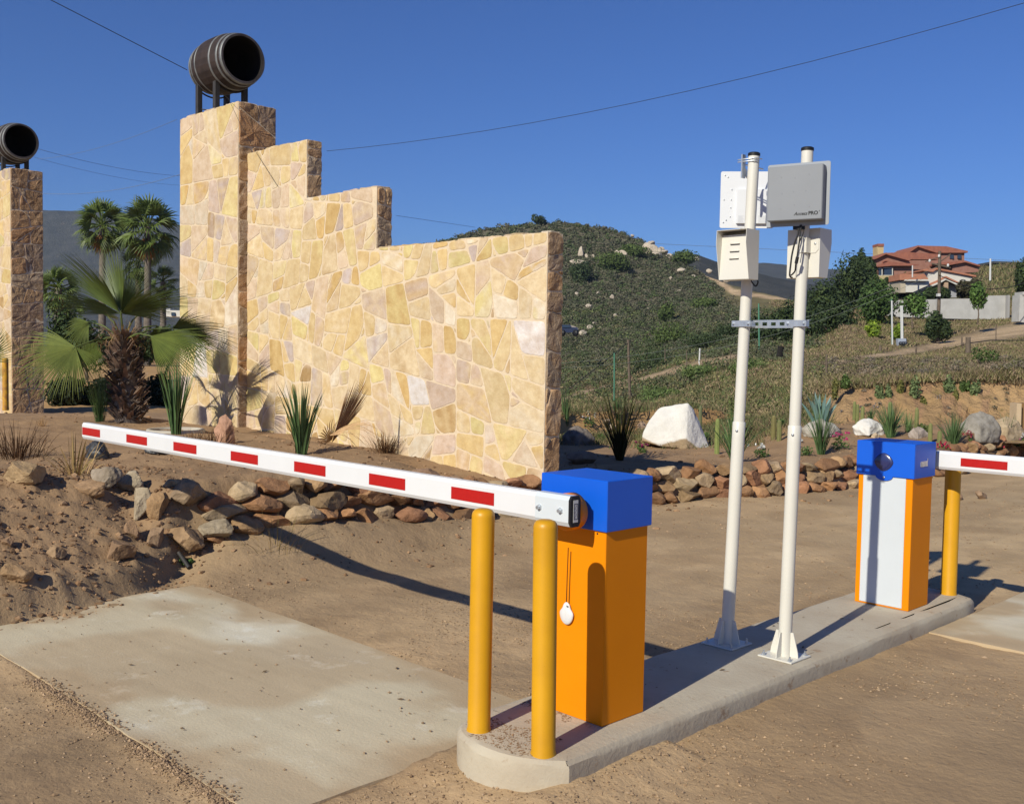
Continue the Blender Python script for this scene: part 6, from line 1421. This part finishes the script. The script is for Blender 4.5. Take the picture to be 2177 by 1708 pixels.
# ------------------------------------------------------------------ palms
def fan(mb, O, ax, nm, R, span, n, seed, col, droop=.15, width=1., split=.40, seg=6, pleat=.42):
    "palmate leaf: pleated segments radiating from O about the axis ax in the plane whose normal is nm"
    r = np.random.default_rng(seed); O = np.array(O, float); ax = np.array(ax, float); ax /= np.linalg.norm(ax); nm = np.array(nm, float); nm -= ax*(nm@ax); nm /= np.linalg.norm(nm); sd = np.cross(nm, ax)
    dA = span/n
    for i in range(n):
        a = -span/2+dA*(i+.5); L = R*(1-.28*(abs(a)/(span/2))**2)*(.93+.14*r.random()); d = ax*cos(a)+sd*sin(a); e = -ax*sin(a)+sd*cos(a)
        dr = droop*(.4+1.0*r.random()); V = []
        for k in range(seg+1):
            t = k/seg; full = L*t*tan(dA/2)*1.02
            wv = full if t < split else L*split*tan(dA/2)*1.02*.95*(1-((t-split)/(1-split)))**.62
            wv = max(wv*width, .0006); q = O+d*L*t-nm*(dr*L*max(0, t-.35)**2*1.6)-np.array([0, 0, 1.])*(dr*L*max(0, t-.5)**2*1.3)
            V += [q-e*wv, q+nm*wv*pleat*2, q+e*wv]
        F = []
        for k in range(seg): o = 3*k; F += [(o, o+1, o+4, o+3), (o+1, o+2, o+5, o+4)]
        mb.add(V, F, 0, np.array(col)*(.85+.3*r.random()), False)
    return mb
def Zp(x, y): return (x/2.44/1.389, (600+y/2.44)/1.389)
PB_ = np.array(onz(274, 893, .55)); PD = pj(PB_)[2]
root = empty('fan_palm', PB_, 'young fan palm with a shaggy trunk and large fans in front of the big pillar', 'palm tree')
def pz(x, y, e=0.): return dep(*Zp(x, y), PD+e)
# trunk clothed in old leaf bases
mb = MB(); top = pz(885, 960); ht = top[2]-PB_[2]
mb.tube([PB_-[0, 0, .1], PB_+(top-PB_)*.3, PB_+(top-PB_)*.7, top], [.165, .16, .13, .08], 14); mb.build('trunk', m_boot, root)
mb = MB(); rg = np.random.default_rng(8)
for i in range(520):
    t = rg.random()**1.15; a = rg.random()*2*pi; z = PB_[2]+ht*t*1.0; R0 = .165*(1-.35*t); ctr = PB_+(top-PB_)*t; d0 = np.array([cos(a), sin(a), 0]); s0 = np.array([-sin(a), cos(a), 0])
    L = .06+.12*rg.random(); ww = .016+.018*rg.random(); b0 = np.array([ctr[0], ctr[1], z])+d0*R0*.85; up_ = np.array([0, 0, 1.])*(.75 if rg.random() < .8 else -.4); tip = b0+(d0*(.55+.4*rg.random())+up_)*L
    cl = np.array([(1.0, .95, .9), (1.6, 1.3, 1.1), (.6, .55, .5), (2.1, 1.8, 1.5)][rg.integers(4)])
    V = [b0-s0*ww*1.4, b0+s0*ww*1.4, tip+s0*ww*.5+[0, 0, .02*rg.random()], tip-s0*ww*.6]; V += [v+d0*.012 for v in V]
    mb.add(V, [(0, 1, 2, 3), (7, 6, 5, 4), (0, 4, 5, 1), (1, 5, 6, 2), (2, 6, 7, 3), (3, 7, 4, 0)], 0, cl)
mb.build('old_leaf_bases', m_boot, root)
mb = blades(MB(), top-[0, 0, .12], 130, .50, .010, 17, 2.2, 1.0, [(1, .9, .8), (.7, .6, .5), (1.3, 1.2, 1.0)], base_r=.12); mb.build('dry_fibres', m_dry, root)
# (hub px, tip px, radius px in zoom units, span deg, distance of hub / tip relative, leaf count, tone with the fans' light and backlit shade painted in, normal bias)
tocam = -FW
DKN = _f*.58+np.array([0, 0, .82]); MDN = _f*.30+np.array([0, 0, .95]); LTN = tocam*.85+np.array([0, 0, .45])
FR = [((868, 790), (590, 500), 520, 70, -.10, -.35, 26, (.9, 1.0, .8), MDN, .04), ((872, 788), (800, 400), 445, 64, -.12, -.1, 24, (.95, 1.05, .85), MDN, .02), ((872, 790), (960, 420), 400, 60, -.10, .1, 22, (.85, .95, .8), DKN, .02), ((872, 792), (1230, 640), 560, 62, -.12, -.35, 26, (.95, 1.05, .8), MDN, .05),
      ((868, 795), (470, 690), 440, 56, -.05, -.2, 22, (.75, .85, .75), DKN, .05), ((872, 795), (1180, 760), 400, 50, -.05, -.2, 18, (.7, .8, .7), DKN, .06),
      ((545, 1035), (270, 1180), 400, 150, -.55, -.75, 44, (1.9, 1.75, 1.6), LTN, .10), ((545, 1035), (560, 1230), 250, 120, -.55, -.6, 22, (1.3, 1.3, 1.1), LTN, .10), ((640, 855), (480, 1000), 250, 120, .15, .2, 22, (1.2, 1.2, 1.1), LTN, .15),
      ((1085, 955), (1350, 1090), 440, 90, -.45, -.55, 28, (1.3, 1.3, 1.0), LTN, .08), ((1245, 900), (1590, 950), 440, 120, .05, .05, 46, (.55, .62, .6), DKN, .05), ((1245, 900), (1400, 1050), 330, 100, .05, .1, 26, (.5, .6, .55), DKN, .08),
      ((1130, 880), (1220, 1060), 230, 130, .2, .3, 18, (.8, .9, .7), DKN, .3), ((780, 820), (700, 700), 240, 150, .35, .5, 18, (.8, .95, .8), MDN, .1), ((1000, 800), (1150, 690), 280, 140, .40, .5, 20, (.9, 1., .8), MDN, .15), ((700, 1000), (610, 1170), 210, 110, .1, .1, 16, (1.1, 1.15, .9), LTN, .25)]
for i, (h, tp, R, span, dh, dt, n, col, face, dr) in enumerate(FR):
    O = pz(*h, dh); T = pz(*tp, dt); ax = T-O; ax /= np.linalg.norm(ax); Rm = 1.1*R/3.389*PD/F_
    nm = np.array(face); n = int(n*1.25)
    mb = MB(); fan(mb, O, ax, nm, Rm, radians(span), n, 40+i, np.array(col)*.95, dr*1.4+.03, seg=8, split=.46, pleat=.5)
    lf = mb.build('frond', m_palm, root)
    mb = MB(); s0 = top+np.array([0, 0, -.05]); mid = (s0+O)/2+np.array([0, 0, .10]); mb.tube([s0, mid*.5+s0*.25+O*.25, mid*.5+(s0+O*3)/8, O, O+ax*.05], [.016, .013, .011, .009, .004], 6); mb.build('petiole', m_palm, lf)
# fronds reaching in at the left edge
PL = dep(-40, 885, 19.0); root = empty('fan_palm', PL, 'fan palm mostly out of frame, its leaf tips crossing the left stone pillar', 'palm tree')
mb = MB(); mb.tube([PL-[0, 0, .2], PL+[0, 0, 1.3]], [.22, .16], 12); mb.build('trunk', m_boot, root)
for i, (h, t, R) in enumerate([((-30, 770), (14, 700), 84), ((-34, 760), (-10, 650), 80), ((-20, 800), (10, 790), 40)]):
    O = dep(*h, 18.6); T = dep(*t, 18.5); fan(MB(), O, T-O, tocam, R*18.6/F_, radians(100), 20, 80+i, (1, 1.05, .8), .1).build('frond', m_palm, root) if False else None
    mb = MB(); fan(mb, O, T-O, tocam*.8+np.array([0, 0, .3]), R*18.6/F_, radians(110), 22, 80+i, (.9, 1.0, .8), .1); mb.build('frond', m_palm, root)
# tall palms far behind
def far_palm(u, vc, vb, R, D, seed, label, skirt=True, n=44, tone=1.):
    B = dep(u, vb, D); Cn = dep(u+R*.05, vc, D); root = empty('tall_palm', B, label, 'palm tree', 'tall fan palms behind the gateway'); Rm = 1.14*R*D/F_
    mb = MB(); mb.tube([B-[0, 0, .5], (B+Cn)/2+[.1, 0, 0], Cn], [.34, .27, .20], 9); mb.build('trunk', m_bark, root)
    r = np.random.default_rng(seed); mb = MB(); md = MB()
    for i in range(n):
        el = radians(85-150*(i/n)**.9+r.uniform(-10, 10)); a = i*2.4+r.uniform(-.3, .3); d = np.array([cos(a)*cos(el), sin(a)*cos(el), sin(el)])
        O = Cn+d*Rm*.45-np.array([0, 0, 1])*Rm*.08*(1-sin(el)); nm = np.array([0, 0, 1.])*.8+np.cross(d, r.normal(size=3))*.5+tocam*.3
        fan(mb, O, d, nm, Rm*.58, radians(170), 15, seed*50+i, np.array((1.0, 1.08, .9))*tone*(.75+.5*r.random()), .35, seg=4, split=.5)
        mb.tube([Cn, O], [.04, .03], 4, col=(.8, .9, .6), caps=False)
    if skirt:
        for i in range(9):
            a = i*.7; d = np.array([cos(a)*.3, sin(a)*.3, -1]); fan(md, Cn-np.array([0, 0, Rm*.25]), d, np.array([cos(a), sin(a), .3]), Rm*.75, radians(90), 10, seed*70+i, (1.4, .85, .5) if i % 3 else (.8, .6, .4), .1, seg=3)
        md.build('dead_fronds', m_dry, root)
    mb.build('fronds', m_palm, root)
far_palm(215, 478, 862, 54, 78, 1, 'tall palm behind the gateway, left of the two highest', skirt=True)
far_palm(311, 482, 860, 64, 74, 2, 'tallest palm with an orange brown dead frond under its crown, beside the big pillar')
far_palm(292, 560, 858, 38, 80, 3, 'shorter upright palm between the two highest', skirt=False, n=22)
far_palm(122, 612, 850, 46, 66, 4, 'palm with a low round crown next to the left pillar', n=36)
far_palm(145, 660, 850, 36, 70, 5, 'shorter palm tucked below the low crowned one', n=24, skirt=False)
far_palm(345, 598, 855, 34, 84, 6, 'palm partly hidden by the big pillar, below the tallest', n=22, skirt=False)
for i, (u, v, ww, hh, D, lb) in enumerate([(128, 792, 80, 150, 38, 'dark tree right beside the left pillar'), (185, 796, 90, 110, 37, 'dark low tree behind the feathery grass clump'), (250, 790, 80, 86, 40, 'hazy green tree behind the shaggy palm'), (352, 786, 70, 84, 42, 'grey green tree at the left of the big pillar'), (300, 788, 60, 96, 41, 'tree between the tall palm trunks')]):
    P = dep(u, v, D); tree(P, hh*D/F_, ww*D/F_/2, .3, lb, 680+i, n=2200, leaf=.13, cols=[(.50, .58, .58), (.38, .45, .48), (.66, .72, .62)], lobes=12, tr=.05)
def shade_painted_bush(u, v, ww, hh, lb, s): P = hit(u, v, 10, 40); D = pj(P)[2]; root = empty('bush', P-np.array([0, 0, .05]), lb, 'bush'); bush(root, P-np.array([0, 0, .05]), ww*D/F_/2, hh*D/F_, 2400, .10, s, [(.18, .20, .20), (.12, .14, .15)], lobes=10)  # near-black leaves: the shade between the pillars is put into their colour
shade_painted_bush(150, 862, 110, 66, 'bush painted dark as shade right behind the left pillar', 1); shade_painted_bush(335, 862, 70, 70, 'bush painted dark as shade behind the shaggy palm trunk', 2); shade_painted_bush(215, 860, 80, 60, 'bush painted dark as shade between the left pillar and the palm trunk', 3)
# white vehicle and bits between the pillars, far off
P = dep(372, 672, 95); root = empty('parked_van', P, 'small white vehicle far off, half hidden by the big pillar', 'van')
expart('body', [(350, 664), (356, 659), (392, 660), (392, 673), (350, 673)], 95, 2, m_render_, root); expart('window', [(364, 664), (372, 664), (373, 671), (364, 671)], 94.9, .1, m_glass, root); expart('roof_box', [(352, 657), (362, 656), (362, 659), (352, 660)], 95, 1.5, m_label, root)
# dried palm frond and litter before the wall
P = hit(705, 945); root = empty('dried_palm_frond', P, 'bundle of dried brown palm frond leaning on the foot of the stepped wall', 'palm debris')
mb = MB(); fan(mb, P+[0, 0, .02], dep(765, 835, pj(P)[2]+.2)-P, _r*.8-_f*.3+[0, 0, .3], .78, radians(34), 22, 5, (.75, .62, .55), .05, split=.7); fan(mb, P+[.02, -.05, .10], dep(800, 905, pj(P)[2]-.1)-P, [0, -.4, 1.], .62, radians(80), 20, 6, (1.5, 1.4, 1.3), .6, split=.3); fan(mb, P+[0, 0, .05], dep(690, 925, pj(P)[2]-.1)-P, [0, -.6, .6], .30, radians(140), 14, 7, (1.3, 1.15, .9), .4, split=.3); mb.build('dry_leaflets', m_dry, root)
P = hit(820, 962); root = empty('dry_tussock', P, 'dark brown dried tussock right of the dried palm frond', 'dry plant'); blades(MB(), P, 190, .34, .006, 61, 1.35, .25, [(.45, .36, .3), (.6, .5, .4), (.35, .28, .24)], base_r=.16, lo=.4).build('dry_blades', m_dry, root)
P = hit(35, 972); root = empty('dry_tussock', P, 'flattened heap of dark palm leaf litter at the left edge', 'dry plant'); blades(MB(), P, 170, .42, .007, 62, 1.5, .5, [(.30, .22, .18), (.42, .32, .26), (.22, .17, .15)], base_r=.30, lo=.4).build('dry_blades', m_dry, root)
P = hit(160, 1008); root = empty('straw_bundle', P, 'pale straw coloured leaf strips lying on the bank', 'straw'); blades(MB(), P, 46, .42, .010, 63, 1.7, .3, [(1.5, 1.5, 1.2), (1.2, 1.2, .9), (.9, 1., .6)], base_r=.12, lo=.5).build('strips', m_dry, root)
P = hit(590, 1168); root = empty('dry_grass_tuft', P, 'thin greenish cut grass lying on the road edge in front of the rock wall', 'grass'); blades(MB(), P, 70, .32, .004, 64, 1.75, .2, [(.6, .7, .4), (.9, .9, .6)], base_r=.25, lo=.4).build('stalks', m_dry, root)
P = hit(88, 905); yucca(88, 905, 24, 'tiny brown weed in the bare ground before the left pillar', 70, 24, .6, .004, P=P, name='weed', cols=[(1, .8, .5)], cat='weed', m=m_dry)
for (u, v, h, lb) in ((448, 948, 22, 'dark twiggy litter beside the reddish upright rock'), (410, 950, 20, 'curled brown leaf litter by the concrete ring')):
    P = hit(u, v); root = empty('leaf_litter', P, lb, 'leaf litter'); blades(MB(), P, 90, .22, .008, int(u), 1.55, .5, [(.4, .3, .25), (.6, .45, .35)], base_r=.18, lo=.4).build('leaves', m_dry, root)
# concrete ring
Pc = hit(352, 922)+_f*.35; mb = MB(); D = pj(Pc)[2]; Rr = 60*D/F_; zt = Pc[2]+.0
mb.lathe([(Rr, -.18), (Rr, .02), (Rr-.01, .03), (Rr-.04, .03), (Rr-.05, .02), (Rr-.05, -.18)], (Pc[0], Pc[1], zt), 2, 48); tag(mb.build('concrete_ring', mat('ring_concrete', (.46, .42, .35), (.38, .34, .28), 4., .9, .4, 30.)), 'half buried round concrete ring beside the palm', 'concrete ring')
# black planter bags
def bag(u, v, wpx, hpx, seed, label):
    P = hit(u, v); D = pj(P)[2]; W = wpx*D/F_/2; H = hpx*D/F_; V, F = ico(4); V = V.copy(); ns = fbm(V[:, 0]*2+seed, V[:, 1]*2+V[:, 2]*3, seed, 4)
    V = V*(1+.45*ns)[:, None]; V[:, 2] = np.where(V[:, 2] < -.1, -.1+.1*(V[:, 2]+.1), V[:, 2]); cr = np.abs(fbm(V[:, 0]*5, V[:, 2]*4+V[:, 1]*3, seed+2, 3)); V *= (1-.25*cr)[:, None]
    mb = MB(); mb.add(V*np.array([W, W*.7, H])+P+[0, 0, .01], F, smooth=True); return tag(mb.build('planter_bag', m_black2), label, 'plastic bag', 'black plastic planter bags')
bag(208, 972, 66, 38, 3, 'crumpled black plastic planter bag standing below the arm tip'); bag(330, 962, 56, 20, 5, 'flat folded black plastic planter bag half hidden by the arm')
# pipes
a = hit(178, 920); b = hit(224, 922); mb = MB(); mb.tube([a+[0, 0, .02], b+[0, 0, .02]], [.018, .018], 12); mb.tube([b+[0, 0, .02], b+(b-a)*.08+[0, 0, .02]], [.024, .024], 12); tag(mb.build('pipe', mat('mauve_pipe', (.20, .15, .19), rough=.5)), 'short greyish mauve plastic pipe lying on the bare ground', 'pipe')
a = hit(402, 1212); b = hit(380, 1188); mb = MB(); mb.tube([a+[0, 0, .02], b+[0, 0, .05]], [.016, .016], 12); tag(mb.build('pipe', m_stand), 'stub of dark pipe sticking out of the bank near the road slab', 'pipe')
P = hit(395, 1200); root = empty('weed', P, 'small blue green weed next to the pipe stub', 'weed'); bush(root, P, .07, .06, 120, .03, 5, [(1, 1.3, 1.2)], lobes=3)
# dead leaves on the slab and island
rg = np.random.default_rng(12); VV = []; FF = []
for i in range(44):
    if i < 24: x, y, z = -6.2+3*rg.random(), 2.0+1.4*rg.random(), -.163
    else: x, y, z = -3.0+.4*rg.random(), 3.6+2.2*rg.random(), .004
    s = .004+.010*rg.random()*(.6 if i >= 40 else 1); a = rg.random()*6.3; d = np.array([cos(a), sin(a), 0])*s*1.6; e = np.array([-sin(a), cos(a), 0])*s*.5; p = np.array([x, y, z])
    VV += [p-d, p+e+[0, 0, s*.3], p+d+[0, 0, s*.2], p-e]; FF.append([4*i, 4*i+1, 4*i+2, 4*i+3])
tag(npmesh('leaf_crumbs', np.array(VV), np.array(FF), m_dry, np.ones((len(VV), 3))*.5), kind='stuff')

# ------------------------------------------------------------------ cables in the air
def wire(pts, r, label, m=None, sag=0.):
    P = [np.array(p, float) for p in pts]
    if len(P) == 2 and sag:
        a, b = P; P = [a+(b-a)*t-np.array([0, 0, sag*4*t*(1-t)]) for t in np.linspace(0, 1, 14)]
    mb = MB(); mb.tube(P, r, 5); return tag(mb.build('cable', m or m_wire), label, 'cable')
bx_ = dep(404, 152, 15.3)
wire([dep(60, -26, 13.2), dep(108, 0, 13.3), dep(398, 149, 14.5)], .0055, 'dark cable dropping from the top left to the barrel on the big pillar')
wire([dep(470, 198, 14.0), dep(486, 210, 13.6), ony(510, 262, PY-.03), ony(548, 330, WY-.03), ony(590, 396, WY-.03)], .0025, 'thin cord hanging from the barrel across the pillar to a white wall stone')
wire([dep(695, 321, 40), dep(2200, 0, 26)], .009, 'long cable rising from behind the stepped wall to the top right corner', sag=.55)
wire([dep(80, 338, 24), dep(376, 254, 16.8)], .0045, 'cable rising from the left barrel to the big pillar', m_wire2, sag=.12)
wire([dep(92, 411, 26), dep(382, 371, 22)], .007, 'lower cable between the two pillars', m_wire2, sag=.15)
wire([dep(72, 314, 40), dep(386, 374, 60)], .008, 'faint far cable sloping down behind the pillars', m_wire2, sag=.2)
wire([dep(72, 334, 40), dep(386, 394, 60)], .006, 'fainter second far cable sloping down behind the pillars', m_wire2, sag=.2)
wire([dep(842, 458, 50), dep(1010, 483, 70)], .010, 'thin cable over the low end of the wall towards the hill', m_wire2)
wire([dep(1395, 518, 300), dep(2200, 556, 300)], .07, 'faint far cable along the skyline', m_wire2)
pt = dep(1997, 560, 71.8)
wire([dep(1190, 772, 60), pt-[0, 0, .15]], .011, 'upper cable sagging across the valley to the wooden pole', m_wire3, sag=1.2)
wire([dep(1190, 782, 60), pt-[0, 0, .5]], .011, 'lower cable sagging across the valley to the wooden pole', m_wire3, sag=1.4)
wire([dep(1190, 842, 58), dep(1336, 728, 62)], .022, 'dark cable from the wall end up to the thin valley pole')
wire([pt-[0, 0, .8], dep(2190, 596, 78)], .03, 'dark cable from the wooden pole to the right edge', sag=.8)
wire([dep(*Z7(1370, 1135), 46), dep(*Z7(1566, 1070), 44), dep(*Z7(1800, 1040), 47), dep(*Z7(2200, 1042), 50)], .022, 'wire strung along the fence posts by the dirt track')

# ------------------------------------------------------------------ air
mb = MB(); mb.box((-1760, -1760, -260), (1760, 1760, 208)); hz = mb.build('haze', bpy.data.materials.new('air'))
hm_ = hz.data.materials[0]; hm_.use_nodes = True; N = hm_.node_tree.nodes; N.clear(); out = N.new('ShaderNodeOutputMaterial'); pv = N.new('ShaderNodeVolumePrincipled')
pv.inputs['Color'].default_value = (.62, .78, 1., 1); pv.inputs['Density'].default_value = .00013; pv.inputs['Anisotropy'].default_value = .1
hm_.node_tree.links.new(pv.outputs[0], out.inputs['Volume']); tag(hz, kind='stuff')
